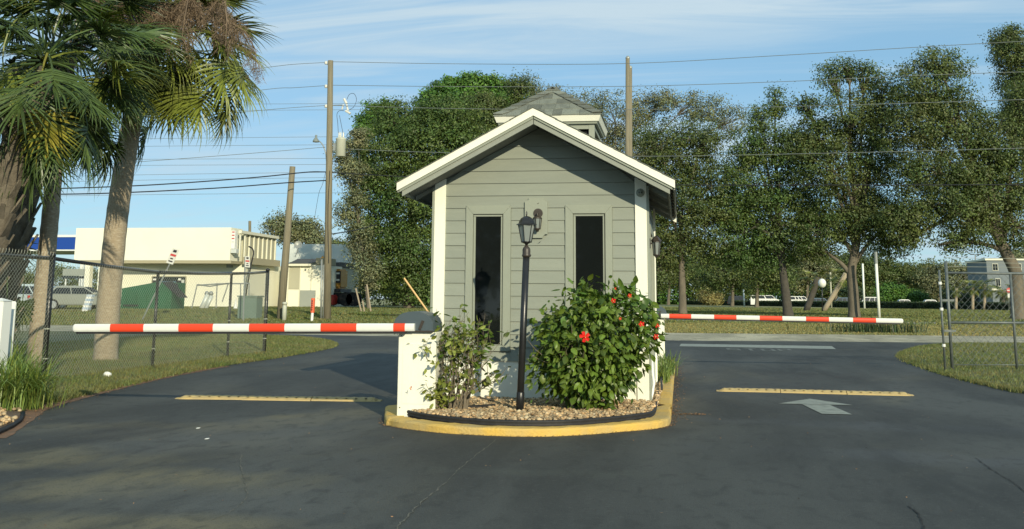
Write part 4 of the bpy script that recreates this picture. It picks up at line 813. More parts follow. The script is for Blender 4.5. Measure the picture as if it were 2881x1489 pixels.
flower(tb, AY(1157, 1092, 11.0), .022, (-1, -.6, .2))
# ------------------------------------------------------------------ grass-like clumps
def clump(name, label, cat, c, n, h, w, mat, spread, arch=.9, group=None):
    th = rng.uniform(0, 2 * math.pi, n); dirr = np.stack([np.cos(th), np.sin(th), np.zeros(n)], 1); side = np.stack([-np.sin(th), np.cos(th), np.zeros(n)], 1)
    H = rng.uniform(.55, 1.1, (n, 1)) * h; A = rng.uniform(.25, 1.0, (n, 1)) * arch; b = np.array(c) + np.stack([rng.normal(size=n) * spread[0], rng.normal(size=n) * spread[1], np.zeros(n)], 1)
    Vs = []
    for t, ww in ((0, .8), (.35, 1.0), (.7, .8), (.9, .5), (1.0, .05)):
        p = b + dirr * (H * A * t ** 1.6 * .9) + np.array([0, 0, 1]) * H * (t - A * .62 * t ** 2.6); Vs += [p - side * w * ww / 2, p + side * w * ww / 2]
    V = np.stack(Vs, 1) - np.array(c); o = link(name, np_mesh(name, V, 10, [(2 * i, 2 * i + 1, 2 * i + 3, 2 * i + 2) for i in range(4)], tints(n, .5, 1.45, .15)), mat, None, c)
    return tag(o, label, cat, group)
clump('liriope_clump', 'big arching clump of strap-leaved grass at the foot of the white fence post', 'plant', G(38, 1150)[:], 800, .80, .013, 'liriope', (.17, .15), 1.1)
clump('liriope_clump', 'shaggy green grass clump in the shade just under the white fence post', 'plant', G(0, 1120)[:], 420, .95, .013, 'liriope', (.2, .16), .8)
clump('liriope_clump', 'grass tuft behind the booth corner, spilling over the yellow kerb', 'plant', (-.25, 18.3, .07), 300, .48, .012, 'liriope', (.07, .35), 1.0)
clump('weed_tuft', 'yellowish weeds against the base of the booth side wall', 'plant', (-.30, 16.6, .07), 170, .42, .014, 'liriope', (.05, .2), .7)
# ------------------------------------------------------------------ lawn blades
def blades(poly, n, h, w, mat, z, dens=None, ymax=None):
    a_ = np.array([(p[0], p[1]) for p in poly]); 
    x0, x1, y0, y1 = a_[:, 0].min(), a_[:, 0].max(), a_[:, 1].min(), a_[:, 1].max()
    if dens: x0, x1, y0, y1 = dens
    x = rng.uniform(x0, x1, n * 2); y = y0 + (y1 - y0) * rng.uniform(0, 1, n * 2) ** 1.35; k = inside(x, y, [tuple(q) for q in a_]); x, y = x[k][:n], y[k][:n]; n = len(x)
    sc_ = (1 + .035 * (y - 12))[:, None]; th = rng.uniform(0, 6.28, n); s = np.stack([np.cos(th), np.sin(th), 0 * th], 1) * w * sc_ * .5; b = np.stack([x, y, z(x, y) if callable(z) else np.full(n, z)], 1)
    tip = b + np.stack([rng.normal(size=n) * .5, rng.normal(size=n) * .5, np.ones(n)], 1) * h * rng.uniform(.4, 1.2, (n, 1)) * (.75 + .25 * sc_)
    V = np.stack([b - s, b + s, tip], 1); o = link('grass', np_mesh('grass', V, 3, [(0, 1, 2)], tints(n, .5, 1.4, .22)), mat); return tag(o, kind='stuff')
blades(lawnL, 150000, .055, .012, 'grass_blade', .03, dens=(-17, -6.3, 10.5, 36)); blades(lawnR, 90000, .055, .012, 'grass_blade', .03, dens=(4.3, 16, 14.5, 42))
blades([(-60,60),(-4,60),(60,60),(90,250),(-60,250)], 120000, .06, .05, 'grass_blade', -.03, dens=(-14, 60, 62, 200))
def ramp_z(x, y): return -.03 + np.interp(x, [-60, -40, -20, -9, -2], [.47, .47, .47, .15, -.03]) * np.interp(y, [46.5, 52, 57.5, 59, 130], [0, .45, .96, 1, 1])
blades([(-50, 44.5), (-2, 44.5), (-2, 59), (-50, 59)], 80000, .07, .035, 'grass_blade', ramp_z, dens=(-46, -2, 45.5, 58.4)); blades([(-70, 46), (-9, 46), (-9, 95), (-70, 95)], 80000, .08, .045, 'grass_blade', .43, dens=(-52, -12, 57, 92))
fl_ = [(p.x, p.y) for p in Q_[1:-1]][::-1]; far_poly = [(p.x, p.y) for p in Q_[1:-1]] + [(G(3000, 903).x, G(3000, 903).y), (G(1200, 892).x, G(1200, 892).y)]
vv = [(-25, 45), (25, 44), (25, 64), (-25, 64)]
blades(vv, 70000, .06, .03, 'dry_blade', -.03, dens=(-6, 25, 44.5, 64)); blades([(-60, 48), (-12, 42), (-12, 75), (-60, 85)], 50000, .10, .035, 'grass_blade', -.03, dens=(-50, -12, 46, 80))
# edge fringe so that the lawn outline is ragged
def fringe_(path, n):
    pts = np.array([(p[0], p[1]) for p in path]); i = rng.integers(0, len(pts) - 1, n); t = rng.uniform(0, 1, (n, 1)); P = pts[i] * (1 - t) + pts[i + 1] * t + rng.normal(size=(n, 2)) * .05
    P = np.hstack([P, np.full((n, 1), .005)]); th = rng.uniform(0, 6.28, n); s = np.stack([np.cos(th), np.sin(th), 0 * th], 1) * .008; tip = P + np.stack([rng.normal(size=n) * .03, rng.normal(size=n) * .03, rng.uniform(.03, .075, n)], 1)
    return tag(link('grass', np_mesh('grass', np.stack([P - s, P + s, tip], 1), 3, [(0, 1, 2)], tints(n, .5, 1.4, .2)), 'grass_blade'), kind='stuff')
fringe_(eL[2:70], 14000); fringe_(eR, 9000)
# ------------------------------------------------------------------ palms
def frond_mesh(name, pet=1.0, fan=1.0, nl=38, droop=1.0, seed=0, spreadk=1.0):
    """cabbage palm leaf along +X, hanging to -Z: stalk, then a fan of narrow folded segments from a down-curved rib"""
    r = np.random.default_rng(seed); m = MB()
    pp = [Vector((pet * t, 0, .10 * pet * math.sin(t * 2.2) - .28 * droop * pet * t * t)) for t in np.linspace(0, 1, 6)]; m.tube(pp, [.024, .02, .017, .015, .014, .012], 4, cap=False)
    hx = pp[-1]; dr = (pp[-1] - pp[-2]).normalized(); V = []; F = []; T = []
    costa = []
    for t in np.linspace(0, 1, 8): costa.append(hx + dr * .24 * fan * t + Vector((-.03 * t * t, 0, -.16 * droop * t * t * fan)))
    m.tube(costa, [.012] + [.009] * 3 + [.006] * 4, 4, cap=False)
    for k in range(nl):
        u = (k + .5) / nl * 2 - 1; side = 1 if u > 0 else -1; au = abs(u); base = costa[int(round((1 - au) * 7))]
        ang = side * (au ** .9) * 2.05 * spreadk; L_ = fan * (1.0 - .30 * au ** 2) * r.uniform(.85, 1.08); L_ *= .95
        d0 = (Vector((math.cos(ang), math.sin(ang), -.12 * droop - .15)) + Vector(r.normal(size=3) * .05)).normalized(); p = base.copy(); n_ = 5; w0 = .046 * fan
        sidev = d0.cross(Vector((0, 0, 1))).normalized(); upv = sidev.cross(d0); o = len(V); g = (.35 + .75 * droop) * r.uniform(.6, 1.4)
        for i in range(n_ + 1):
            t = i / n_; w_ = w0 * (1.0 - .2 * t if t < .35 else (1 - t) * 1.43 + .02); w_ = max(w_, .002)
            fold = upv * w_ * .45
            V += [p + sidev * w_ * .5 - fold, p + Vector((0, 0, 0)), p - sidev * w_ * .5 - fold]
            d0 = (d0 + Vector((0, 0, -1)) * g * (t ** 1.3) * .42).normalized(); p = p + d0 * L_ / n_
        for i in range(n_):
            for j in range(2): F.append((o + i * 3 + j, o + i * 3 + j + 1, o + i * 3 + j + 4, o + i * 3 + j + 3))
    m.add(V, F); me = m.mesh(name); at = me.attributes.new('tint', 'FLOAT_COLOR', 'FACE'); nf = len(me.polygons); tt = np.ones((nf, 4), np.float32); b = np.repeat(r.uniform(.7, 1.3, nf // 2 + 1), 2)[:nf]; tt[:, 0] = b * 1.02; tt[:, 1] = b; tt[:, 2] = b * .95; at.data.foreach_set('color', tt.reshape(-1)); me.update()
    return me
FR = {}
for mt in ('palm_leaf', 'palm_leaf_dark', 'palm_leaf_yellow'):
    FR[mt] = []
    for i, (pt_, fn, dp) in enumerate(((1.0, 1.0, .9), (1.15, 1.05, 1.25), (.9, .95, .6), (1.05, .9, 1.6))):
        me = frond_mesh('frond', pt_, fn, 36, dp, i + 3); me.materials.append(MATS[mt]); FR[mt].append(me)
def add_frond(root, c, az, el, k, mat, s=1.0, roll=0.0):
    o = bpy.data.objects.new('frond', FR[mat][k % 4]); col.objects.link(o); o.parent = root
    m = Matrix.Rotation(az, 4, 'Z') @ Matrix.Rotation(-el, 4, 'Y') @ Matrix.Rotation(roll, 4, 'X') @ Matrix.Scale(s, 4); m.translation = Vector(c) - WL[root.name]; o.matrix_local = m; return o
def panicle_mesh(seed=1):
    r = random.Random(seed); m = MB(); V = []; F = []
    main = [Vector((.0, 0, 0)), Vector((.35, 0, .12)), Vector((.75, .03, .05)), Vector((1.1, .02, -.22)), Vector((1.3, 0, -.6))]
    m.tube(main, [.02, .016, .013, .010, .006], 4, cap=False); nm = MB()
    for i in range(1, 5):
        for k in range(7):
            t = r.random(); p = main[i - 1].lerp(main[i], t); d = Vector((r.gauss(.3, .5), r.gauss(0, .6), r.gauss(-.6, .4))).normalized(); q = [p]
            for s in range(4): d = (d + Vector((0, 0, -.25)) + Vector([r.gauss(0, .15) for _ in range(3)])).normalized(); q.append(q[-1] + d * .10)
            m.tube(q, [.005, .004, .003, .003, .002], 3, cap=False)
            for s in range(60):
                b = q[r.randint(1, 4)] + Vector([r.gauss(0, .045) for _ in range(3)]); e = Vector([r.gauss(0, .05) for _ in range(3)]) + Vector((0, 0, -.05)); w_ = Vector([r.gauss(0, .006) for _ in range(3)]); V += [b, b + w_, b + e]; n0 = len(V); F.append((n0 - 3, n0 - 2, n0 - 1))
    m.add(V, F); me = m.mesh('fruit_stalk'); at = me.attributes.new('tint', 'FLOAT_COLOR', 'FACE'); nf = len(me.polygons); tt = np.ones((nf, 4), np.float32); b = np.array([r.uniform(.6, 1.5) for _ in range(nf)]); tt[:, :3] = b[:, None]; at.data.foreach_set('color', tt.reshape(-1)); me.materials.append(MATS['fruit_stalk']); return me
PAN = [panicle_mesh(i) for i in range(3)]
def palm(label, base, pts, rs, head, nf, dark, aim=None, nstalk=0, seed=0, s=1.0, boots=None, elr=(-1.0, 1.35), stalk_az=None):
    r = random.Random(seed); root = thing('cabbage_palm', label, 'palm tree', base); WL[root.name] = Vector(base)
    m = MB(); P = opencurve(pts, 8); K = len(P); rr = [rs[0] + (rs[1] - rs[0]) * i / (K - 1) + .004 * math.sin(i * 2.4) for i in range(K)]; rr[0] *= 1.12
    m.tube(P, rr, 14, cap=True); m.build('trunk', 'boot' if boots else 'palm_bark', root, smooth=True)
    if boots:
        bm_ = MB(); wv = .075
        bm_.add([(-wv, 0, 0), (wv, 0, 0), (wv * .7, .05, .10), (-wv * .7, .05, .10), (-wv * .42, .13, .30), (wv * .42, .13, .30), (-wv, -.02, 0), (wv, -.02, 0), (wv * .7, .025, .11), (-wv * .7, .025, .11), (-wv * .42, .105, .31), (wv * .42, .105, .31)],
                [(0, 1, 2, 3), (3, 2, 5, 4), (7, 6, 9, 8), (8, 9, 10, 11), (4, 5, 11, 10), (0, 3, 9, 6), (3, 4, 10, 9), (2, 1, 7, 8), (5, 2, 8, 11)])
        bme = bm_.mesh('leaf_base'); bme.materials.append(MATS['boot'])
        for k in range(boots):
            t = k / boots; i = min(int(t * (K - 1)), K - 2); p = P[i].lerp(P[i + 1], t * (K - 1) - i); az = k * 2.399; o = bpy.data.objects.new('leaf_base', bme); col.objects.link(o); o.parent = root; rad = rr[i] - .01
            mm = Matrix.Rotation(az - math.pi / 2, 4, 'Z') @ Matrix.Rotation(r.uniform(-.2, .15), 4, 'X') @ Matrix.Rotation(r.uniform(-.25, .25), 4, 'Y') @ Matrix.Scale(r.uniform(.85, 1.35), 4); mm.translation = p + Vector((math.cos(az) * rad, math.sin(az) * rad, 0)) - WL[root.name]; o.matrix_local = mm
    h = Vector(head)
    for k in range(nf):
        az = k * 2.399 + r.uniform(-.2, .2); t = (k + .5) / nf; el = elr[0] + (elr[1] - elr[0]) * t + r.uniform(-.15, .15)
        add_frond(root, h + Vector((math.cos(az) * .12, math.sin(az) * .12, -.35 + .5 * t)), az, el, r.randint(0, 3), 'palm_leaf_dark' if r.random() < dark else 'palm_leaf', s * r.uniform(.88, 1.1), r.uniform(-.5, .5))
    for k in range(nstalk):
        az = stalk_az[k % len(stalk_az)] if stalk_az else k * 6.28 / nstalk + r.uniform(-.3, .3); o = bpy.data.objects.new('fruit_stalk', PAN[k % 3]); col.objects.link(o); o.parent = root
        mm = Matrix.Rotation(az, 4, 'Z') @ Matrix.Rotation(-r.uniform(-.1, .35), 4, 'Y') @ Matrix.Scale(r.uniform(1.0, 1.35), 4); mm.translation = h + Vector((0, 0, -.1)) - WL[root.name]; o.matrix_local = mm
    return root
Yp = 20.1
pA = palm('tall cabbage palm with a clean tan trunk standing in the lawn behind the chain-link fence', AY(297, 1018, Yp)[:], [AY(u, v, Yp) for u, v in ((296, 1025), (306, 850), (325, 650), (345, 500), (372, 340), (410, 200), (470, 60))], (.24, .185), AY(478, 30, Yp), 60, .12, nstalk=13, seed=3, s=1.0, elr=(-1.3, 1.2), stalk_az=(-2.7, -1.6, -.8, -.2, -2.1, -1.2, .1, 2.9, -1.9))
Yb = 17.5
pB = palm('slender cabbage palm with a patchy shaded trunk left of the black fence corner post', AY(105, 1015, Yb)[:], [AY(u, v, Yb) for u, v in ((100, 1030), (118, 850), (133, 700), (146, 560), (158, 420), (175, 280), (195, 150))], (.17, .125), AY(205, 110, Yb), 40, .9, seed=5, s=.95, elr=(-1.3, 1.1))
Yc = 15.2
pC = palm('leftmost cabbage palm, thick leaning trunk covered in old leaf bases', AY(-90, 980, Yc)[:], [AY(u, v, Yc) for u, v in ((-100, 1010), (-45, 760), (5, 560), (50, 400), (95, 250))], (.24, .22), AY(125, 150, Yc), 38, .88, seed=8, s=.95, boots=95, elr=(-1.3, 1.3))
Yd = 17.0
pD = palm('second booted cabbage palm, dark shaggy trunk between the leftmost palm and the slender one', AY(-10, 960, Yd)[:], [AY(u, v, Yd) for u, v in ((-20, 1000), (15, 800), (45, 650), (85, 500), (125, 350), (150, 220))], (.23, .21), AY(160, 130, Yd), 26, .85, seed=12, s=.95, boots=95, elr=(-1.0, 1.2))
# the single yellowing frond hanging over the left trunks
for u, v, az, el, mt, Y, rt, s_ in ((133, 150, -1.4, -1.25, 'palm_leaf_yellow', 14.7, pC, .8), (60, 40, -1.9, -1.1, 'palm_leaf', 15.0, pC, .9), (440, 20, -1.6, -1.2, 'palm_leaf', 19.7, pA, 1.0), (600, 40, -.5, -.8, 'palm_leaf', 19.8, pA, 1.05), (590, 90, -.2, -.5, 'palm_leaf', 20.1, pA, 1.0), (560, 120, -.5, -1.0, 'palm_leaf', 19.9, pA, .95), (620, 130, -.3, -.9, 'palm_leaf', 20.2, pA, .9), (530, 90, -1.0, -1.15, 'palm_leaf', 19.6, pA, 1.0), (600, 60, -.2, -.7, 'palm_leaf', 20.4, pA, .95), (640, 180, -.2, -1.15, 'palm_leaf', 20.5, pA, .8), (480, 150, -1.3, -1.25, 'palm_leaf', 19.6, pA, .8), (350, 120, -1.9, -1.2, 'palm_leaf', 19.6, pA, .9), (250, 60, -1.5, -1.2, 'palm_leaf', 17.0, pB, .9), (400, 230, .6, -1.1, 'palm_leaf_dark', 20.6, pA, .85), (270, 210, 2.2, -1.2, 'palm_leaf_dark', 18.4, pB, .9), (330, 260, 1.2, -1.2, 'palm_leaf_dark', 18.4, pB, .85)):
    add_frond(rt, AY(u, v, Y), az, el, 1, mt, s_)
for k_, (u, v, az, s_) in enumerate(((660, 60, .0, 1.0), (560, -10, -1.2, 1.2), (640, 0, -.9, 1.2), (330, 40, -1.9, 1.3), (380, 90, -1.6, 1.3), (360, 0, -2.2, 1.3), (500, 20, -1.5, 1.1))):
    o = bpy.data.objects.new('fruit_stalk', PAN[k_ % 3]); col.objects.link(o); o.parent = pA
    mm = Matrix.Rotation(az, 4, 'Z') @ Matrix.Rotation(.35, 4, 'Y') @ Matrix.Scale(s_, 4); mm.translation = AY(u, v, 19.5) - Vector((math.cos(az) * .5, 0, 0)) - WL[pA.name]; o.matrix_local = mm
add_frond(pD, AY(45, 560, 17.2), -1.2, -1.35, 3, 'palm_leaf_dark', .7); add_frond(pD, AY(70, 760, 17.2), -.9, -1.3, 0, 'palm_leaf_dark', .55); add_frond(pC, AY(20, 780, 15.4), -.7, -1.3, 0, 'palm_leaf_dark', .55)
# ------------------------------------------------------------------ vinyl fence post, bed and boulder at the far left
v = thing('vinyl_fence', 'end post and gray panel of a white vinyl fence at the left edge', 'fence', AY(15, 1020, 12.2)[:])
p0 = AY(-26, 900, 12.2); zt_ = AY(8, 843, 12.2).z; x1_ = AY(12, 900, 12.2).x
m = MB(); m.box((p0.x, 12.15, 0), (x1_, 12.15 + x1_ - p0.x, zt_ - .02)); m.build('post', 'vinyl_white', v, bevel=.006)
m = MB(); xc_, w_ = (p0.x + x1_) / 2, (x1_ - p0.x) / 2 + .008; yc_ = 12.15 + w_ - .008; m.add([(xc_ - w_, yc_ - w_, zt_ - .018), (xc_ + w_, yc_ - w_, zt_ - .018), (xc_ + w_, yc_ + w_, zt_ - .018), (xc_ - w_, yc_ + w_, zt_ - .018), (xc_, yc_, zt_ + .02)], [(0, 1, 4), (1, 2, 4), (2, 3, 4), (3, 0, 4), (3, 2, 1, 0)]); m.build('post_cap', 'vinyl_white', v)
q0, q1 = AY(36, 848, 12.7), AY(50, 950, 12.7); m = MB(); m.box((q0.x - .15, 12.6, .5), (q1.x - .012, 12.64, q0.z)); m.build('panel', 'vinyl_white', v, bevel=.01)
m = MB(); m.box((q0.x - .3, 12.5, .05), (q0.x + .0, 12.545, q0.z - .35)); m.build('panel', 'vinyl_white', v)
m = MB(); bp = G(-6, 1130); m.ball(bp + Vector((0, 0, .12)), .17, 14, 10, (1, .8, 1.0)); m.v = [(a_ + .022 * math.sin(b_ * 31 + c_ * 17), b_ + .022 * math.sin(a_ * 27 + c_ * 23), c_ + .02 * math.sin(a_ * 19 + b_ * 29)) for a_, b_, c_ in m.v]; m.top('boulder', 'boulder', 'rough gray rock in the planting bed at the left edge', 'rock')
m = MB(); m.tube([G(u, v_, .03) for u, v_ in ((-60, 1245), (0, 1213), (35, 1197), (58, 1180), (66, 1162))], .022, 6); m.top('landscape_edging', 'rubber_black', 'curved black edging at the rim of the left planting bed', 'edging', smooth=True)
bedL = [(G(u, v_).x, G(u, v_).y) for u, v_ in ((-120, 1260), (0, 1208), (35, 1192), (56, 1172), (60, 1140), (-120, 1100))]; sheet('planting_soil', bedL, .010, 'soil'); stones('gravel', bedL, 700, .026, .015)
m = MB()
m.ball(G(303, 1055, .06), .055, 8, 6, (1.4, 1, .8)); m.v = [(a_ + .012 * math.sin(b_ * 131), b_, c_ + .012 * math.sin(a_ * 117)) for a_, b_, c_ in m.v]; m.top('crumpled_paper', 'plastic_white', 'crumpled white litter in the grass near the fence', 'litter')
# ------------------------------------------------------------------ chain-link fence, left
def chain(root, p0, p1, z0, z1, pitch, r, mat, name='chain_link_mesh', barbs=False):
    p0, p1 = Vector(p0), Vector(p1); Lh = (p1 - p0).length; d = (p1 - p0).normalized(); H_ = z1 - z0; m = MB(); step = pitch * 1.414; k = -H_
    nrm = d.cross(Vector((0, 0, 1)))
    while k < Lh:
        for sg, off in ((1, .0), (-1, .004)):
            a0 = max(k, 0.0); a1 = min(k + H_, Lh)
            if a1 - a0 > .02:
                za = (a0 - k); zb = (a1 - k)
                if sg < 0: za, zb = H_ - za, H_ - zb
                A = p0 + d * a0 + Vector((0, 0, z0 + za)) + nrm * off; B = p0 + d * a1 + Vector((0, 0, z0 + zb)) + nrm * off; m.tube([A, B], r, 3, cap=False)
                if barbs and sg > 0 and a1 < Lh: m.tube([B, B + Vector((0, 0, .05)) + d * .012], r * .9, 3, cap=False)
        k += step
    return m.build(name, mat, root, kind='stuff')
FX = -9.66; fence = thing('chain_link_fence', 'chain-link fence with black posts and top rail along the left lawn', 'fence', (FX, 15.18, 0))
FP = [(11.9, 1.98), (15.18, 1.86), (18.6, 1.80), (21.9, 1.79), (23.95, 1.78)]
tops = [AY(150, 722, 15.18).z, AY(460, 762, 18.6).z, AY(631, 766, 21.9).z, AY(741, 762, 23.95).z]
zr = [tops[0] + .02] + tops
for i, (y, _) in enumerate(FP):
    rp = .042 if i in (1, 4) else .028; zt_ = zr[i] + (.03 if i in (1, 4) else -.03)
    m = MB(); m.tube([(FX, y, .02), (FX, y, zt_)], rp, 12); m.build('post', 'black_metal', fence, smooth=True)
    m = MB(); m.lathe((FX, y, zt_ + .001), [(rp + .004, -.03), (rp + .004, .0), (rp * .6, .02), (0, .025)], 12); m.build('post_cap', 'black_metal', fence, smooth=True)
    for z in (.35, .8, 1.25, 1.6):
        m = MB(); m.lathe((FX, y, z), [(rp + .001, -.01), (rp + .004, -.01), (rp + .004, .01), (rp + .001, .01)], 12); m.build('tie_band', 'fence_wire' if z in (.8, .35) else 'black_metal', fence)
for i in range(4):
    a_, b_ = Vector((FX, FP[i][0], zr[i] - .03)), Vector((FX, FP[i + 1][0], zr[i + 1] - .03)); m = MB(); m.tube([a_, a_.lerp(b_, .5) - Vector((0, 0, .01)), b_], .030, 8); m.build('top_rail', 'black_metal', fence, smooth=True)
    chain(fence, (FX + .03, FP[i][0], 0), (FX + .03, FP[i + 1][0], 0), .05, min(zr[i], zr[i + 1]) - .03 + (.05 if i == 0 else .02), .052, .0021, 'fence_wire', barbs=True)
# ------------------------------------------------------------------ open chain-link gate, right
g0, g1 = G(2680, 1045), G(2862, 1045); gz = AY(2680, 768, g0.y).z; gm = AY(2690, 908, g0.y).z; gt = AY(2652, 735, g0.y).z
gate = thing('chain_link_gate', 'weathered gray pipe gate with wide chain-link mesh, standing open on the right', 'gate', g0[:]); dd = (g1 - g0).normalized(); g2 = g0 + dd * 2.6
for p, z, r_ in ((g0, gt, .030), (g1, gz, .026), (g2, gz, .026)):
    m = MB(); m.tube([Vector((p.x, p.y, .02)), Vector((p.x, p.y, z))], r_, 10); m.build('upright', 'gate_metal', gate, smooth=True)
for z in (gz, gm, .12):
    m = MB(); m.tube([Vector((g0.x, g0.y, z)), Vector((g2.x, g2.y, z))], .024 if z != .12 else .008, 8); m.build('rail', 'gate_metal', gate, smooth=True)
chain(gate, (g0 + dd * .05)[:], (g2)[:], .14, gz - .02, .10, .0030, 'gate_metal')
for z in (gz + .12, gz + .20, gz + .29):
    m = MB(); m.tube([Vector((g0.x, g0.y, z)), Vector((g2.x, g2.y, z))], .0035, 4); m.build('barbed_wire', 'fence_wire', gate)
gp = G(2660, 1050); post = thing('gate_post', 'thin dark gate post with white clamps beside the open gate', 'post', gp[:])
m = MB(); m.tube([Vector((gp.x, gp.y, 0)), Vector((gp.x + .0, gp.y, AY(2642, 760, gp.y).z))], .020, 10); m.build('pipe', 'gate_metal', post, smooth=True)
for v_ in (797, 870, 972):
    z = AY(2650, v_, gp.y).z; m = MB(); m.lathe((gp.x, gp.y, z), [(.02, -.025), (.032, -.025), (.032, .025), (.02, .025)], 10); m.build('clamp', 'plastic_white', post)
for z in (gm + .4, .75):
    m = MB(); m.box((gp.x + .02, gp.y - .01, z), (g0.x - .03, gp.y + .01, z + .04)); m.build('hinge', 'gate_metal', post)
# ------------------------------------------------------------------ trees
def tree(label, Y, trunk, tr, blobs, mat, nleaf, ls, name='oak_tree', bark='oak_bark', sparse=1.0, twigs=True, csig=.55, group=None, zb=None, yflat=.8, limbs=None):
    """trunk: pixel path bottom to top; blobs: (u, v, ru, rv) lobes of the crown at the tree's own distance Y"""
    nleaf = int(nleaf * (2.0 if twigs and Y < 120 else 1.3)); k = Y / 2950.0; T = [AY(u, v, Y) for u, v in trunk]
    if zb is not None: T[0].z = zb
    root = thing(name, label, 'tree', T[0][:], group); m = MB(); TT = opencurve(T, 4); K = len(TT)
    m.tube(TT, [tr * (1.15 if i == 0 else 1) * (1 - .45 * i / (K - 1)) for i in range(K)], 10, cap=False); top = TT[-1]
    for lm in (limbs or []): Q = opencurve([AY(u, v, Y) for u, v in lm[0]], 3); m.tube(Q, [lm[1] * (1 - .5 * i / (len(Q) - 1)) for i in range(len(Q))], 7, cap=False)
    CC = []; n_cl = max(int(nleaf / 75), 4); area = np.array([b[2] * b[3] for b in blobs], float); w_ = area / area.sum(); Pc = []
    for b, wt in zip(blobs, w_):
        off = random.uniform(-.35, .35) * b[2] * k; c = np.array(AY(b[0], b[1], Y + off)); e = np.array([b[2] * k, (b[2] + b[3]) / 2 * k * yflat, b[3] * k]); q = max(int(n_cl * wt), 2)
        d = unit(rng.normal(size=(q, 3))); r_ = rng.uniform(.1, 1, (q, 1)) ** .45; pc = c + d * r_ * e * rng.uniform(.85, 1.25, (q, 1)); Pc.append(pc); CC.append(unit(pc - c + np.array([0, 0, .35 * e[2]])))
        if twigs:
            cv = Vector(c); mid = top.lerp(cv, .55) + Vector((random.gauss(0, .3), random.gauss(0, .3), -.06 * (cv - top).length)); st = TT[random.randint(K // 2, K - 1)] if (cv - top).length > 2 else top
            m.tube([st, mid, cv], [tr * .38, tr * .25, tr * .12], 5, cap=False)
            for j in range(0, q, max(q // 16, 1)): pv = Vector(pc[j]); m.tube([cv.lerp(mid, .3), cv.lerp(pv, .55) + Vector((0, 0, -.1)), pv], [tr * .11, tr * .07, tr * .02], 3, cap=False)
    Pc = np.concatenate(Pc); CC = np.concatenate(CC); m.build('trunk', bark, root, smooth=True)
    idx = rng.integers(0, len(Pc), nleaf); sg = csig * rng.uniform(.45, 1.25, len(Pc)); P = Pc[idx] + np.clip(rng.normal(size=(nleaf, 3)), -1.9, 1.9) * sg[idx][:, None] * np.array([1, 1, .6])
    if sparse == 1.0 and 86 < Y < 97: sparse = .86
    if sparse < 1: keep = rng.uniform(size=len(Pc)) < sparse; P = P[keep[idx]]; idx = idx[keep[idx]]
    bt = tints(len(Pc), .62, 1.35, .10); nr_ = unit(CC[idx] * .6 + (P - Pc[idx]) / sg[idx][:, None] * .6 + np.array([0, 0, .25])); V = leaf_cloud(P, ls, ls * .6, nrm=nr_) - np.array(WL[root.name])
    o = link('crown', np_mesh('crown', V, 4, [(0, 1, 2, 3)], bt[idx] * tints(len(P), .65, 1.35, .07)), mat, root); return root
Y1 = 95.0
tree('oak with a straight pale trunk just right of the booth, thin top', Y1, [(1921, 882), (1919, 800), (1917, 720), (1915, 600)], .36,
     [(1900, 590, 110, 110), (1830, 660, 80, 90), (1990, 640, 90, 90), (1930, 450, 110, 90), (1840, 520, 90, 90), (2010, 520, 80, 90), (1900, 720, 90, 50), (1860, 400, 80, 60), (1975, 390, 70, 50), (1850, 770, 45, 50)], 'oak_leaf', 34000, .20)
tree('sparse pale-leaved tree rising behind the right slope of the booth roof', 104.0, [(1720, 880), (1722, 760), (1730, 600), (1740, 450)], .28,
     [(1640, 320, 90, 60), (1730, 330, 80, 70), (1800, 310, 70, 60), (1770, 420, 90, 70), (1700, 430, 80, 70), (1560, 280, 60, 45), (1860, 290, 60, 45), (1930, 300, 60, 55), (2000, 310, 55, 50), (2060, 340, 45, 50), (1480, 250, 55, 40), (1800, 540, 70, 80)], 'oak_leaf_pale', 24000, .19, sparse=.72, csig=.6)
tree('oak with a dark leaning trunk between the booth and the forked oak', Y1, [(2218, 890), (2210, 820), (2200, 740), (2190, 600)], .44,
     [(2180, 620, 110, 100), (2110, 520, 85, 85), (2240, 520, 90, 90), (2170, 410, 75, 65), (2090, 660, 80, 80), (2180, 290, 28, 50), (2280, 640, 70, 80), (2140, 340, 35, 45), (2160, 730, 90, 40), (2060, 720, 60, 35), (2060, 590, 60, 70), (2110, 420, 60, 60)], 'green_leaf', 34000, .20, bark='dark_bark')
tree('broad oak with a pale lower trunk that forks to the left, right of centre', Y1 - 2, [(2404, 895), (2400, 820), (2396, 760), (2410, 680), (2415, 560)], .50,
     [(2400, 600, 110, 90), (2330, 470, 95, 90), (2450, 450, 105, 95), (2390, 330, 95, 70), (2480, 620, 95, 75), (2345, 225, 45, 40), (2430, 220, 40, 40), (2310, 650, 90, 60), (2500, 690, 60, 35), (2300, 710, 50, 25), (2270, 300, 25, 50), (2390, 190, 30, 25), (2460, 330, 70, 60), (2290, 380, 60, 65), (2490, 250, 50, 45), (2250, 420, 50, 60)], 'oak_leaf', 38000, .20,
     limbs=[([(2392, 772), (2370, 745), (2345, 725), (2310, 700)], .22), ([(2405, 740), (2440, 690), (2480, 650)], .2)])
tree('large oak at the right edge whose limb reaches left over the open gate', 90.0, [(2866, 904), (2862, 840), (2858, 770), (2830, 710), (2800, 640), (2790, 520)], .62,
     [(2600, 250, 100, 70), (2570, 360, 100, 90), (2680, 330, 90, 90), (2620, 480, 105, 95), (2560, 600, 80, 60), (2690, 590, 100, 80), (2640, 180, 70, 35), (2800, 400, 90, 90), (2850, 520, 90, 90), (2760, 560, 90, 80), (2700, 680, 80, 30), (2860, 650, 70, 50), (2560, 670, 60, 30), (2880, 300, 60, 90), (2740, 470, 80, 80)], 'oak_leaf', 56000, .195,
     limbs=[([(2835, 715), (2780, 690), (2700, 680), (2640, 690)], .2)])
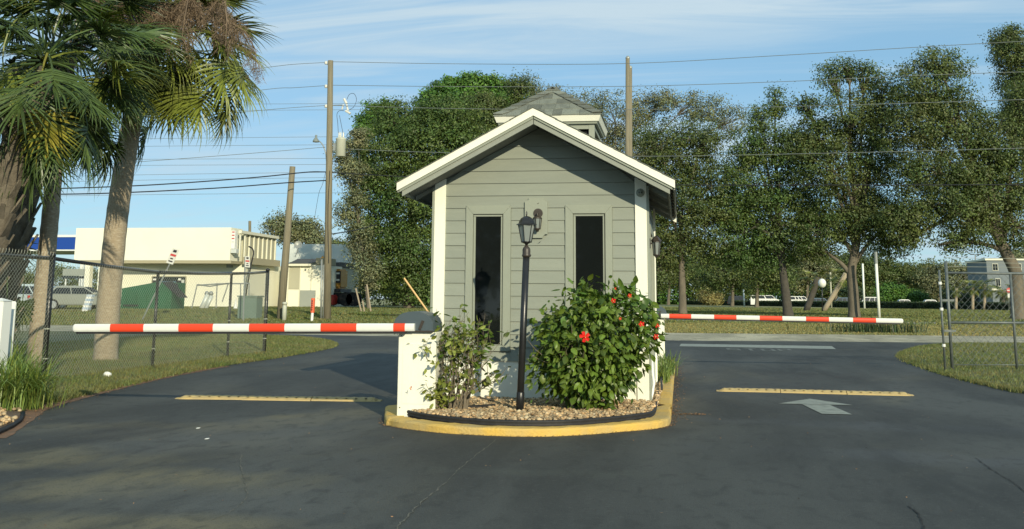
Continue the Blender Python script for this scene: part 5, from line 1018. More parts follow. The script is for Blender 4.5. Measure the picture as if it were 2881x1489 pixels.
tree('tall slender tree top at the upper right corner', 100.0, [(2900, 896), (2890, 600), (2870, 300)], .3, [(2850, 150, 55, 45), (2870, 230, 55, 55), (2820, 120, 30, 35), (2880, 350, 60, 70), (2850, 95, 25, 20)], 'oak_leaf', 12000, .2, name='tree', csig=.5)
# left group behind the booth
tree('bright green broadleaf tree whose rounded tops show above the oaks left of the booth roof', 98.0, [(1300, 880), (1290, 700), (1290, 450)], .5,
     [(1290, 262, 80, 50), (1370, 265, 75, 48), (1220, 290, 50, 45), (1430, 270, 40, 40), (1070, 330, 60, 55), (1030, 360, 35, 35), (1300, 330, 110, 60), (1330, 228, 50, 22)], 'bright_leaf', 26000, .26, name='broadleaf_tree', csig=.42)
tree('large olive-green oak mass directly left of the booth', 84.0, [(1150, 885), (1150, 780), (1160, 650), (1165, 500)], .5,
     [(1110, 440, 120, 90), (1240, 400, 130, 95), (1060, 540, 90, 80), (1190, 560, 120, 100), (1050, 660, 75, 75), (1150, 700, 115, 90), (1010, 440, 45, 50), (1170, 800, 90, 55), (1120, 340, 80, 60), (1250, 330, 100, 60), (1260, 500, 90, 90), (1070, 780, 60, 45)], 'green_leaf', 60000, .19)
tree('oak standing behind the booth roof, sparse reddish top left of the cupola', 90.0, [(1420, 885), (1420, 700), (1415, 500)], .4,
     [(1400, 330, 90, 60), (1480, 330, 80, 60), (1390, 420, 110, 80), (1350, 300, 60, 45), (1460, 250, 40, 35)], 'oak_leaf', 22000, .19, csig=.5)
tree('thin airy tree leaning toward the utility pole, left rim of the oak mass', 80.0, [(1040, 888), (1030, 800), (1015, 680), (1000, 560)], .16,
     [(990, 480, 50, 45), (985, 580, 45, 55), (1020, 680, 45, 55), (1035, 760, 45, 50), (965, 430, 30, 30), (1010, 390, 35, 30)], 'oak_leaf_pale', 11000, .17, sparse=.8, csig=.4)
# far trees
far = [((1880, 852), (1885, 700), [(1870, 760, 60, 50), (1940, 770, 60, 50), (1900, 700, 70, 50)], 'dark bushy tree behind the hedge next to the booth wall', 300),
       ((2060, 858), (2060, 740), [(2010, 770, 60, 45), (2070, 740, 60, 50), (2100, 790, 50, 40)], 'shaded tree in front of the dark parked car', 250),
       ((2129, 863), (2128, 760), [(2130, 740, 70, 55), (2190, 760, 60, 50), (2150, 790, 60, 28)], 'tree with a short pale trunk in front of the first white van', 225),
       ((2270, 855), (2270, 740), [(2260, 740, 60, 55), (2310, 760, 50, 45), (2240, 790, 45, 40)], 'mid-green tree behind the second white van', 290),
       ((2350, 855), (2352, 760), [(2350, 770, 45, 45), (2400, 760, 50, 45), (2440, 790, 45, 40)], 'tree behind the blue cars', 300),
       ((2520, 858), (2520, 780), [(2500, 770, 55, 35), (2560, 775, 55, 35), (2600, 785, 50, 30), (2460, 740, 40, 40)], 'low rounded tree beyond the hedge left of the gate', 300),
       ((2640, 858), (2640, 790), [(2620, 790, 35, 45), (2660, 780, 40, 35), (2710, 785, 50, 35), (2680, 765, 40, 22), (2760, 765, 40, 25)], 'gray-green tree behind the royal palms', 290),
       ((2815, 858), (2810, 790), [(2790, 770, 30, 30), (2860, 740, 30, 30)], 'small tree against the gray building', 240)]
for b, t, bl, lb, Yf in far:
    tree(lb, Yf, [b, ((b[0] + t[0]) / 2 + 2, (b[1] + t[1]) / 2), t], .42, bl, 'oak_leaf_pale' if 'gray' in lb or 'mid' in lb else 'oak_leaf', 9000, .50, name='tree', zb=0.0, csig=1.2, group='trees beyond the hedge')
for (u, v, a_, b_, lb, Yf, mt) in ((2510, 825, 38, 22, 'bright yellow-green shrub beyond the hedge, left of the sign post', 240, 'bright_leaf'), (2575, 835, 30, 14, 'lower yellow-green shrub beyond the hedge, right of the bright one', 245, 'bright_leaf'), (2000, 835, 28, 22, 'tan dry shrub beyond the hedge near the booth', 280, 'dry_blade'), (2400, 830, 30, 25, 'dark green shrub behind the forked oak trunk', 270, 'hedge_leaf'), (2720, 832, 60, 14, 'dark shrub row under the royal palms', 225, 'hedge_leaf')):
    tree(lb, Yf, [(u, 862), (u, v)], .12, [(u - a_ * .4, v, a_ * .7, b_), (u + a_ * .4, v + 2, a_ * .7, b_ * .8)], mt, 3500, .42, name='shrub', zb=0.0, twigs=False, csig=.7)
for (b, t, bl, lb, Yf) in (((800, 868), (802, 700), [(790, 640, 38, 34), (830, 650, 35, 30), (870, 655, 35, 35), (885, 690, 30, 25)], 'pale tree rising above the roof behind the leaning pole', 135), ((940, 868), (945, 750), [(930, 700, 40, 30), (975, 720, 45, 40), (990, 780, 45, 40)], 'tree filling the gap behind the utility pole', 140),
                           ((150, 868), (150, 800), [(30, 790, 90, 45), (140, 780, 90, 45), (240, 790, 70, 45), (90, 830, 80, 25), (230, 830, 60, 20)], 'tree line behind the parked cars on the left', 150), ((1110, 866), (1110, 820), [(1020, 820, 50, 30), (1100, 800, 80, 50), (1200, 790, 80, 60), (1180, 840, 70, 22)], 'dark undergrowth tree in the shade left of the booth', 120)):
    tree(lb, Yf, [b, t], .3, bl, 'oak_leaf_pale' if 'pale' in lb else 'oak_leaf', 9000, .30, name='tree', csig=.8)
# hedge
h0, h1 = G(1800, 855), G(3050, 878); hd = (h1 - h0); hl = hd.length; hdn = hd.normalized(); hn = Vector((-hdn.y, hdn.x, 0))
m = MB(); m.hexa([h0, h1, h1 + hn * 1.3, h0 + hn * 1.3] + [p + Vector((0, 0, 1.12)) for p in (h0, h1, h1 + hn * 1.3, h0 + hn * 1.3)])
hg = thing('hedge', 'long clipped dark green hedge across the far side of the lawn', 'hedge', h0[:]); m.build('hedge_core', 'hedge_leaf', hg)
n = 42000; t = rng.uniform(0, 1, (n, 1)); f = rng.uniform(size=n) < .6; q = np.array(h0) + np.array(hd) * t + np.array(hn) * np.where(f, rng.uniform(-.12, .03, n), rng.uniform(0, 1.3, n))[:, None]; q[:, 2] = np.where(f, rng.uniform(0, 1.25, n), 1.15 + rng.normal(size=n) * .06)
link('foliage', np_mesh('foliage', leaf_cloud(q, .26, .15) - np.array(h0), 4, [(0, 1, 2, 3)], tints(n, .5, 1.6, .12)), 'hedge_leaf', hg)['kind'] = 'stuff'
# leaning palm trunks, poles
def bare_trunk(name, label, cat, px, Y, r, mat, tops=0, s=1.0):
    P = [AY(u, v, Y) for u, v in px]; P[0].z = -.02; root = thing(name, label, cat, P[0][:]); m = MB(); m.tube(opencurve(P, 3), r, 8); m.build('trunk', mat, root, smooth=True)
    for k in range(tops): add_frond(root, P[-1], k * 2.4, random.uniform(-.9, .9), k, 'palm_leaf' if k % 3 else 'palm_leaf_dark', s * random.uniform(.85, 1.1))
    return root
bare_trunk('palm_tree', 'dark palm trunk leaning right with a ragged brown head, in front of the second van', 'palm tree', [(2268, 874), (2285, 830), (2301, 780)], 150, .42, 'dark_bark', 12, 1.2)
bare_trunk('palm_tree', 'bare tan palm trunk leaning right, left of the forked oak', 'palm tree', [(2317, 875), (2348, 825), (2380, 770)], 148, .34, 'palm_bark', 10, 1.2)
for u, v0, v1, s, lb in ((2689, 864, 812, .75, 'smallest young palm seen through the gate, leftmost of the row'), (2736, 864, 803, .95, 'young palm with a swollen pale trunk seen through the gate'), (2769, 864, 800, 1.3, 'broad-crowned young palm in front of the gray building'), (2822, 864, 818, 1.1, 'yellowish low palm beside the stop sign'), (2862, 864, 815, 1.0, 'palm half hidden behind the right oak trunk')):
    bare_trunk('young_palm', lb, 'palm tree', [(u, v0), (u + 1, (v0 + v1) / 2), (u + 2, v1)], 190, .26, 'palm_bark', 26, s)
# ------------------------------------------------------------------ vehicles
def car(kind, label, c, heading, paint, L_=4.7, W_=1.85, Hh=1.5, group=None):
    root = thing('parked_' + kind, label, {'van': 'van', 'sedan': 'car', 'suv': 'suv'}[kind], c, group); root.rotation_euler = (0, 0, heading); WL[root.name] = Vector((0, 0, 0))
    h2 = W_ / 2; bv, bs = .67 * Hh, .58 * Hh
    if kind == 'van': low = [(-.5, .30), (-.5, bv), (.36, bv), (.48, bv - .18), (.5, .35)]; up = [(-.495, bv), (-.49, Hh - .10), (-.47, Hh), (.20, Hh), (.26, Hh - .05), (.37, bv)]
    elif kind == 'suv': low = [(-.5, .35), (-.5, bs - .07), (-.46, bs), (.27, bs), (.46, bs - .1), (.5, bs - .27), (.5, .35)]; up = [(-.47, bs), (-.43, Hh - .08), (-.38, Hh), (.08, Hh), (.13, Hh - .04), (.28, bs)]
    else: low = [(-.5, .32), (-.5, .80), (-.44, .93), (.22, .93), (.42, .82), (.5, .62), (.5, .32)]; up = [(-.40, .93), (-.27, Hh - .05), (-.18, Hh), (.02, Hh), (.08, Hh - .04), (.24, .93)]
    m = MB(); m.prism([(x * L_, -h2, z) for x, z in low], None, (0, W_, 0)); m.build('body', paint, root, bevel=.05)
    m = MB(); k = len(up); ti = .16 if kind != 'van' else .07; zb_ = up[0][1]
    A = [Vector((x * L_, -h2 + .02 + ti * (z - zb_) / (Hh - zb_), z)) for x, z in up]; B = [Vector((p.x, -p.y, p.z)) for p in A]
    m.add(A + B, [tuple(range(k)), tuple(range(2 * k - 1, k - 1, -1))] + [(i, i + k, (i + 1) % k + k, (i + 1) % k) for i in range(k)]); m.build('cabin', paint, root, bevel=.03)
    # glass
    zs = zb_ + .05; zt_ = Hh - .13
    def yy(z): return -h2 + .02 + ti * (z - zb_) / (Hh - zb_) - .008
    xb0, xf0 = up[0][0] * L_, up[-1][0] * L_; rb = (up[1][0] * L_ - xb0) / (up[1][1] - zb_); rf = (up[-2][0] * L_ - xf0) / (up[-2][1] - zb_)
    ln = lambda z: (xb0 + rb * (z - zb_) + .12, xf0 + rf * (z - zb_) - .14)
    cuts = {'van': (0.02, .60, .64, 1) if 'one long' in label else (0.02, .44, .48, .60, .64, .76, .80, 1), 'suv': (0, .26, .29, .60, .63, 1), 'sedan': (0, .48, .51, 1)}[kind]
    for sg in (1, -1):
        for i in range(0, len(cuts) - 1, 2):
            f0, f1 = cuts[i], cuts[i + 1]; q = []
            for z, f_ in ((zs, f0), (zs, f1), (zt_, f1), (zt_, f0)): a_, b_ = ln(z); q.append((a_ + (b_ - a_) * f_, yy(z) * sg, z))
            m = MB(); m.add(q if sg > 0 else q[::-1], [(0, 1, 2, 3)]); m.build('window', 'car_glass', root)
    for x0, r_, nm in ((xf0, rf, 'windscreen'), (xb0, rb, 'rear_window')):
        s_ = 1 if nm == 'windscreen' else -1; q = [(x0 + r_ * (z - zb_) + .012 * s_, y * (h2 - .14 - ti * (z - zb_) / (Hh - zb_)), z) for z, y in ((zs, -1), (zs, 1), (zt_ + .03, 1), (zt_ + .03, -1))]
        m = MB(); m.add(q, [(0, 1, 2, 3)]); m.build(nm, 'car_glass', root)
    for xw in (-.31 * L_, .31 * L_):
        for s_ in (-1, 1):
            m = MB(); m.tube([(xw, s_ * (h2 + .01), .33), (xw, s_ * (h2 - .22), .33)], .33, 18); w_ = m.build('wheel', 'tyre', root); WL[w_.name] = WL[root.name]
            m = MB(); m.tube([(xw, s_ * (h2 + .012), .33), (xw, s_ * (h2 + .03), .33)], [.22, .19], 14); m.build('rim', 'rim', w_)
    for s_ in (-1, 1):
        m = MB(); m.box((.488 * L_, s_ * (h2 - .38), .62), (.503 * L_, s_ * (h2 - .08), .76)); m.build('headlight', 'lamp_clear', root)
        m = MB(); m.box((-.504 * L_, s_ * (h2 - .30), .70), (-.49 * L_, s_ * (h2 - .05), .88)); m.build('tail_light', 'lamp_red', root)
    for s_ in (-1, 1):
        m = MB(); m.box((.20 * L_, s_ * (h2 + .02), zb_ + .02), (.20 * L_ + .14, s_ * (h2 + .16), zb_ + .15)); m.build('mirror', paint, root)
    return root
PK = .45
car('sedan', 'silver sedan parked behind the fence, left of the cream building', AY(200, 886, 60)[:2] + (PK,) if False else (AY(200, 886, 60).x, 60, PK), R(52), 'car_silver', 4.7, 1.82, 1.47)
car('sedan', 'dark blue car parked behind the silver sedan', (AY(232, 880, 64.5).x, 64.5, PK), R(40), 'car_dark', 4.6, 1.82, 1.45)
car('suv', 'pale car half hidden behind the slender palm trunk', (AY(72, 886, 60).x, 60, PK), R(62), 'car_pale', 4.5, 1.82, 1.55)
for kind, u, rv, wpx, hd_, pt_, lb in (('van', 2152, 831, 76, 0, 'car_white', 'white van with one long side window, left of the dark oak trunk'), ('van', 2246, 834, 66, 0, 'car_white', 'white passenger van with separate side windows, right of the dark oak trunk'),
                                        ('suv', 2312, 839, 58, 0, 'car_blue', 'low blue car between the two leaning palm trunks'), ('suv', 2366, 837.5, 56, math.pi, 'car_blue', 'blue suv just left of the forked oak trunk'),
                                        ('suv', 2442, 836, 62, math.pi, 'car_white', 'white suv just right of the forked oak trunk'), ('suv', 2080, 833, 64, 0, 'car_dark', 'dark suv in the shade left of the white vans'),
                                        ('sedan', 2550, 843, 66, 0, 'car_white', 'white car roof showing over the hedge, right of the white sign post'), ('sedan', 2610, 843.5, 66, math.pi, 'car_white', 'white car roof showing over the hedge just left of the gate post')):
    Y = G(u, 855 + (u - 1800) * 23 / 1250).y + 5.5; car(kind, lb, (AY(u, 860, Y).x, Y, 0), hd_, pt_, wpx * Y / 2950, 2.0, AY(u, rv, Y).z, 'vehicles parked beyond the hedge')
# ------------------------------------------------------------------ poles and posts at the right
def simple_post(name, label, cat, px, Y, r, mat, extra=None, z0=None):
    P = [AY(u, v, Y) for u, v in px]
    if z0 is not None: P[0].z = z0
    root = thing(name, label, cat, P[0][:]); m = MB(); m.tube(P, r, 8); m.build('pole', mat, root, smooth=True)
    if extra: extra(root, P)
    return root
def cap_top(root, P): m = MB(); m.tube([P[-1], P[-1] + (P[-1] - P[0]).normalized() * .95], .14, 8); m.build('top_section', 'galvanised', root)
simple_post('sign_post', 'tall bright white post with a gray upper section, leaning slightly, right of the forked oak', 'post', [(2474, 897), (2465, 742)], 90, .12, 'vinyl_white', cap_top, 0)
simple_post('light_pole', 'slim white pole behind the white suv', 'pole', [(2432, 860), (2427, 742)], 190, .16, 'vinyl_white', None, 0)
simple_post('light_pole', 'slim pale pole between the leaning palm trunks', 'pole', [(2339, 860), (2336, 766)], 210, .16, 'cream_dark', None, 0)
simple_post('light_pole', 'short white pole beside the dark suv', 'pole', [(2094, 858), (2092, 812)], 240, .16, 'vinyl_white', None, 0)
def globe(root, P): m = MB(); m.ball(P[-1], .50, 12, 8, (1, 1, 1.15)); m.build('globe', 'plastic_white', root, smooth=True)
simple_post('globe_lamp', 'lamp post with a white globe beside the ragged palm head', 'lamp post', [(2313, 862), (2313, 797)], 138, .07, 'black_metal', globe, 0)
def tee(root, P): m = MB(); m.box(P[-1] + Vector((-1.0, -.15, -.02)), P[-1] + Vector((-.25, .15, .18))); m.build('lamp_head', 'black_metal', root); m = MB(); m.box(P[-1] + Vector((.25, -.15, -.02)), P[-1] + Vector((1.0, .15, .18))); m.build('lamp_head', 'black_metal', root); m = MB(); m.box(P[-1] + Vector((-.26, -.04, .0)), P[-1] + Vector((.26, .04, .08))); m.build('bracket', 'black_metal', root)
simple_post('parking_light', 'twin-headed parking lot light seen in the gap of sky over the gate', 'light pole', [(2745, 862), (2744, 717)], 230, .12, 'galvanised', tee, 0)
def stopsign(root, P):
    c = P[-1] + Vector((0, -.12, -.4)); m = MB(); m.tube([c, c + Vector((0, .03, 0))], .42, 8); m.build('sign_face', 'sign_red', root)
    m = MB(); m.box(c + Vector((-.3, -.01, -.07)), c + Vector((.3, -.004, .07))); m.build('lettering', 'sign_white', root); m = MB(); m.box(c + Vector((-.28, .0, -1.15)), c + Vector((.28, .03, -.5))); m.build('plate', 'sign_white', root)
simple_post('stop_sign', 'red and white stop sign on a post seen through the gate', 'stop sign', [(2838, 862), (2838, 810)], 180, .05, 'galvanised', stopsign, 0)
# gray building at the right
Yg = 215.0; gx = lambda u: AY(u, 840, Yg).x; gzv = lambda v: AY(2820, v, Yg).z
gb = thing('stucco_building', 'gray two-storey stucco building with white-framed windows behind the palms', 'building', (gx(2830), Yg, 0))
m = MB(); m.box((gx(2782), Yg, 0), (gx(3050), Yg + 14, gzv(733))); m.build('wall', 'gray_stucco', gb)
m = MB(); m.box((gx(2781) - .2, Yg - .3, gzv(733)), (gx(3051), Yg + 14.3, gzv(728))); m.build('cornice', 'cream_trim', gb)
m = MB(); m.box((gx(2772), Yg - 5, 0), (gx(2860), Yg - .01, gzv(815))); m.build('porch', 'gray_stucco', gb); m = MB(); m.box((gx(2768), Yg - 5.6, gzv(818)), (gx(2795), Yg - 5.01, gzv(812))); m.build('awning', 'cream_trim', gb)
for u0, v0, u1, v1, yo in ((2798, 742, 2814, 762, 0), (2804, 784, 2818, 806, 0), (2840, 746, 2846, 753, 0), (2810, 833, 2824, 846, -5), (2866, 742, 2880, 762, 0), (2866, 784, 2880, 806, 0)):
    m = MB(); m.box((gx(u0), Yg + yo - .10, gzv(v1)), (gx(u1), Yg + yo - .02, gzv(v0))); fr_ = m.build('window', 'cream_trim', gb); WL[fr_.name] = WL[gb.name]
    um = (u0 + u1) / 2
    for a_, b_ in ((u0 + 1.2, um - .4), (um + .4, u1 - 1.2)): m = MB(); m.box((gx(a_), Yg + yo - .13, gzv(v1 - 1.2)), (gx(b_), Yg + yo - .105, gzv(v0 + 1.2))); m.build('pane', 'window_glass', fr_)
# ------------------------------------------------------------------ left side: raised lawn and lot
m = MB(); xs = [-300, -60, -40, -20, -9, -2]; hz = {-300: .47, -60: .47, -40: .47, -20: .47, -9: .15, -2: -.03}
ys = [46.5, 52, 57.5, 59, 130]; fz = [0, .45, .96, 1, 1]
vs = [(x, y + (0 if x > -20 else 0), -.03 + (hz[x] + .0) * f + (.0)) for y, f in zip(ys, fz) for x in xs]; m.add(vs, [(j * 6 + i, j * 6 + i + 1, (j + 1) * 6 + i + 1, (j + 1) * 6 + i) for j in range(4) for i in range(5)]); structure('raised_lawn', m, 'lawn', True)
sheet('parking_lot', [(-120, 58.6), (AY(330, 880, 59).x, 58.6), (AY(330, 880, 59).x, 76), (-120, 76)], .448, 'street_asphalt')
m = MB(); m.box((-120, 58.35, .2), (AY(330, 880, 59).x, 58.55, .52)); structure('lot_kerb', m, 'concrete')
# cream commercial building
Yc_ = 80.0; bx = lambda u, Y=Yc_: AY(u, 800, Y).x; bz = lambda v, Y=Yc_, u=500: AY(u, v, Y).z
cb = thing('store_building', 'cream flat-roofed store with a deep blank fascia box and ribbed side parapet', 'building', (bx(450), Yc_, .4))
m = MB(); m.box((bx(203), Yc_, bz(733)), (bx(643), Yc_ + 2.2, bz(641))); m.build('fascia_box', 'cream_wall', cb)
m = MB(); m.box((bx(268), Yc_ + 2.21, .40), (bx(655), Yc_ + 13, bz(738))); m.build('wall', 'cream_wall', cb)
m = MB(); m.box((bx(268) - .02, Yc_ + 2.16, .40), (bx(655) + .02, Yc_ + 2.205, bz(862))); m.build('base_band', 'cream_dark', cb)
m = MB(); m.box((bx(205), Yc_ + .05, bz(741)), (bx(646), Yc_ + 2.2, bz(733) - .01)); m.build('soffit', 'band_tan', cb)
for u in (270, 232):
    m = MB(); m.box((bx(u), Yc_ + .2, .42), (bx(u + 14), Yc_ + .7, bz(741) - .01)); m.build('column', 'cream_wall', cb)
# side
sy1 = Yc_ + 8.6; xs_ = bx(656)
m = MB(); m.box((xs_ - 3, Yc_ + 2.21, bz(738)), (xs_ + .02, sy1, bz(652))); m.build('parapet_wall', 'cream_dark', cb)
m = MB(); m.box((xs_ + .021, Yc_ + 1.6, bz(741)), (xs_ + .5, sy1, bz(722))); m.build('side_band', 'band_tan', cb)
m = MB(); m.box((xs_ + .021, Yc_ + .5, bz(656)), (xs_ + .28, sy1, bz(648))); m.build('parapet_cap', 'cream_trim', cb)
for k in range(9):
    y = Yc_ + .7 + k * .95; m = MB(); m.box((xs_ + .021, y, bz(721)), (xs_ + .13, y + .12, bz(657))); m.build('rib', 'cream_trim', cb)
m = MB(); m.box((xs_ - .2, Yc_ + 2.2, .40), (xs_ + .015, sy1, bz(741) - .02)); m.build('side_wall', 'cream_wall', cb)
m = MB(); m.box((bx(643) + .01, Yc_ + .05, bz(700)), (bx(654), Yc_ + .55, bz(650))); m.build('sign_end', 'plastic_white', cb); m = MB(); m.box((bx(644), Yc_ - .0, bz(712)), (bx(660), Yc_ + .52, bz(701))); m.build('louvre_box', 'sheet_metal', cb)
for k in range(4):
    m = MB(); m.box((bx(645), Yc_ + .03, bz(655 + k * 9)), (bx(652), Yc_ + .045, bz(652 + k * 9))); m.build('sign_mark', 'sign_red' if k < 3 else 'sheet_metal', cb)
m = MB(); m.box((bx(392), Yc_ + 2.12, bz(835)), (bx(487), Yc_ + 2.2, bz(778))); w_ = m.build('window', 'window_glass', cb); WL[w_.name] = WL[cb.name]
for u0, u1, v0, v1, mt in ((394, 410, 783, 788, 'plastic_white'), (466, 474, 782, 788, 'plastic_white'), (412, 460, 790, 830, 'car_blue'), (476, 484, 786, 800, 'sheet_metal')):
    m = MB(); m.box((bx(u0), Yc_ + 2.09, bz(v1)), (bx(u1), Yc_ + 2.115, bz(v0))); m.build('poster', mt, w_)
for s0, s1, t0_, t1_ in ((390, 392, 776, 836), (487, 489, 776, 836), (392.1, 486.9, 775, 778)):
    m = MB(); m.box((bx(s0), Yc_ + 2.08, bz(t1_)), (bx(s1), Yc_ + 2.19, bz(t0_))); m.build('frame', 'cream_dark', w_)
m = MB(); m.box((bx(606), Yc_ + 1.9, bz(751)), (bx(620), Yc_ + 2.19, bz(742))); m.build('wall_light', 'galvanised', cb)
m = MB(); P4 = [(670, 694, 79.9), (680, 700, 79.8), (683, 715, 79.8), (676, 745, 79.8), (670, 780, 79.9), (664, 815, 80.5), (660, 850, 81.5)]; m.tube(opencurve([AY(u, v, Y) + Vector((.9, 0, 0)) for u, v, Y in P4], 3), .06, 6); m.build('drain_hose', 'rubber_black', cb, smooth=True)
# rear wing
wy = 88.7; wx = lambda u, Y=wy: AY(u, 800, Y).x; wz = lambda v, Y=wy: AY(850, v, Y).z
m = MB(); m.box((wx(790), wy, .3), (wx(910), wy + 5, wz(746))); m.build('wing_wall', 'cream_wall', cb)
m = MB(); m.box((wx(800), wy - .4, wz(749)), (wx(876), wy - .01, wz(743))); m.build('gutter', 'cream_trim', cb)
m = MB(); m.hexa([(wx(812), wy - .3, wz(743)), (wx(872), wy - .3, wz(743)), (wx(888), wy + 3, wz(728)), (wx(800), wy + 3, wz(728)), (wx(812), wy - .3, wz(742)), (wx(872), wy - .3, wz(742)), (wx(888), wy + 3, wz(725)), (wx(800), wy + 3, wz(725))]); m.build('torn_roofing', 'tar_roof', cb)
m = MB(); m.box((wx(887), wy - .06, wz(745)), (wx(912), wy + 3, wz(726))); m.build('side_band', 'band_tan', cb)
m = MB(); m.box((wx(846), wy - .06, wz(869)), (wx(889), wy - .01, wz(817))); m.build('door', 'door_gray', cb)
m = MB(); m.box((wx(812), wy - .05, wz(814)), (wx(843), wy - .01, wz(752))); m.build('boarded_panel', 'cream_dark', cb)
for u in (811, 843.5, 875):
    m = MB(); m.box((wx(u), wy - .09, wz(869 if u < 870 else 816)), (wx(u + 1.6), wy - .011, wz(750))); m.build('batten', 'cream_trim', cb)
m = MB(); m.box((wx(856), wy - .07, wz(762)), (wx(860), wy - .015, wz(756))); m.build('vent', 'galvanised', cb)
my = 96.0; m = MB(); m.box((AY(808, 700, my).x, my, AY(850, 738, my).z), (AY(961, 700, my).x, my + 6, AY(850, 687, my).z)); m.build('metal_parapet', 'sheet_metal', cb); m = MB(); m.box((AY(812, 700, my).x, my + .3, .3), (AY(958, 700, my).x, my + 6, AY(850, 739, my).z)); m.build('rear_wall', 'cream_dark', cb)
m = MB(); m.box((AY(930, 700, my).x, my - .5, AY(850, 752, my).z), (AY(962, 700, my).x, my + 6, AY(850, 739, my).z)); m.build('rear_fascia', 'tar_roof', cb)
dsh = thing('satellite_dish', 'small gray satellite dish on the torn roof edge', 'satellite dish', AY(837, 728, 90)[:]); c = AY(839, 690, 90)
m = MB(); m.tube([AY(830, 724, 90), c + Vector((0, .1, -.2))], .04, 6); m.tube([AY(845, 724, 90), AY(838, 706, 90)], .03, 5); m.build('mast', 'galvanised', dsh)
nrm = Vector((.3, -1, .35)).normalized(); m = MB(); m.tube([c, c + nrm * .04, c + nrm * .12], [.05, .22, .36], 16, cap=False); m.build('dish', 'galvanised', dsh, smooth=True)
# canopy with blue fascia, columns
ca = thing('fuel_canopy', 'flat canopy with a bright blue band left of the cream store', 'canopy', (AY(110, 800, 97).x, 97, .45)); yc = 97.0; cxx = lambda u: AY(u, 700, yc).x; czz = lambda v: AY(150, v, yc).z
m = MB(); m.box((cxx(-120), yc, czz(702)), (cxx(215), yc + 9, czz(668))); m.build('fascia_band', 'canopy_blue', ca)
for a_, b_ in ((667.5, 661), (706, 702.5)): m = MB(); m.box((cxx(-121), yc - .05, czz(a_)), (cxx(216), yc + 9.05, czz(b_))); m.build('fascia_trim', 'canopy_white', ca)
for u in (88, -40, 205):
    m = MB(); m.box((cxx(u), yc + 1.5, .45), (cxx(u + 10), yc + 1.9, czz(706.5))); m.build('column', 'canopy_white', ca)
aw = thing('sign_board', 'dark blue and gray board under the canopy seen through the fence', 'sign', (AY(205, 800, 90).x, 90, .45))
m = MB(); m.box((AY(176, 770, 90).x, 90, AY(200, 776, 90).z), (AY(236, 770, 90).x, 90.15, AY(200, 757, 90).z)); m.build('board', 'door_gray', aw)
m = MB(); m.box((AY(176, 770, 90).x, 89.95, AY(200, 784, 90).z), (AY(234, 770, 90).x, 90.2, AY(200, 777, 90).z)); m.build('lower_edge', 'car_dark', aw)
for u in (184, 224): m = MB(); m.box((AY(u, 770, 90).x, 90.02, .45), (AY(u + 3, 770, 90).x, 90.12, AY(200, 784.5, 90).z)); m.build('leg', 'canopy_white', aw)
# dumpster
dY = 65.0; dx = lambda u: AY(u, 840, dY).x; dz = lambda v: AY(410, v, dY).z
dm = thing('dumpster', 'green metal dumpster with black plastic lids against the store wall', 'dumpster', (dx(410), dY, .42))
x0, x1 = dx(341), dx(482); m = MB(); m.prism([(x0, dY, .46), (x1, dY, .46), (x1, dY, dz(795)), (x0 + (x1 - x0) * .72, dY, dz(793)), (x0, dY, dz(812))], None, (0, 1.9, 0)); m.build('bin', 'dumpster_green', dm, bevel=.02)
for k in range(5): xk = x0 + (x1 - x0) * (k + .5) / 5; m = MB(); m.box((xk - .05, dY - .06, .55), (xk + .05, dY - .002, dz(818))); m.build('rib', 'dumpster_green', dm)
m = MB(); m.box((dx(350), dY - .12, dz(862)), (dx(392), dY - .062, dz(857))); m.build('fork_pocket', 'lid_black', dm)
for (a_, b_, c_, d_) in (((450, 795), (478, 792), (527, 838), (504, 838)), ((480, 800), (492, 798), (505, 822), (494, 826))): 
    P4 = [AY(u, v, dY - .3) for u, v in (a_, b_, c_, d_)]; m = MB(); m.prism([p + Vector((0, (i in (0, 1)) * .3, 0)) for i, p in enumerate(P4)], None, (.0, .04, .03)); m.build('lid', 'lid_black', dm)
# enclosure frames beside the store
ef = thing('enclosure_frame', 'gray pipe enclosure frame standing askew against the store wall', 'fence frame', AY(620, 878, 72)[:]); fY = 72
for a_, b_ in (((537, 878), (555, 800)), ((607, 878), (611, 797)), ((625, 850), (643, 796)), ((555, 803), (611, 799)), ((611, 799), (701, 798)), ((677, 878), (677, 798)), ((700, 850), (701, 796)), ((556, 801), (590, 806)), ((590, 806), (643, 797))):
    m = MB(); m.tube([AY(*a_, fY), AY(*b_, fY)], .045, 6); m.build('pipe', 'galvanised', ef)
pv = thing('duct_pipe', 'two gray pipes leaning inside the enclosure frame', 'pipe', AY(570, 878, 71)[:])
for a_, b_, r_ in (((563, 878), (585, 828), .18), ((575, 878), (596, 832), .14)): m = MB(); m.tube([AY(*a_, 71), AY(*b_, 71)], r_, 8); m.build('pipe', 'sheet_metal', pv, smooth=True)
for u, v in ((582, 826), (594, 826)): m = MB(); m.ball(AY(u, v, 71), .17, 8, 6); m.build('pipe_cap', 'galvanised', pv, smooth=True)
m = MB(); m.lathe((AY(662, 878, 70).x, 70, .42), [(.17, 0), (.06, .55), (.03, .75)], 10); m.top('white_cone', 'plastic_white', 'white cone beside the green utility cabinet', 'cone')
m = MB(); m.ball(AY(600, 876, 69), .13, 8, 6, (1, 1, 1.5)); m.top('plastic_bag', 'plastic_white', 'small white bag under the enclosure frame', 'bag')
for u, v, lb in ((465, 896, 'white scrap lying on the grass below the dumpster, left one'), (490, 892, 'white scrap lying on the grass right of the dumpster corner')): m = MB(); p = AY(u, v, 56); m.ball((p.x, 56, p.z), .10, 7, 5, (1.8, 1, .5)); m.top('litter_scrap', 'plastic_white', lb, 'litter')
sb = thing('stacked_bags', 'blue and white striped bundle leaning beside the silver sedan', 'bundle', AY(238, 885, 57)[:]); 
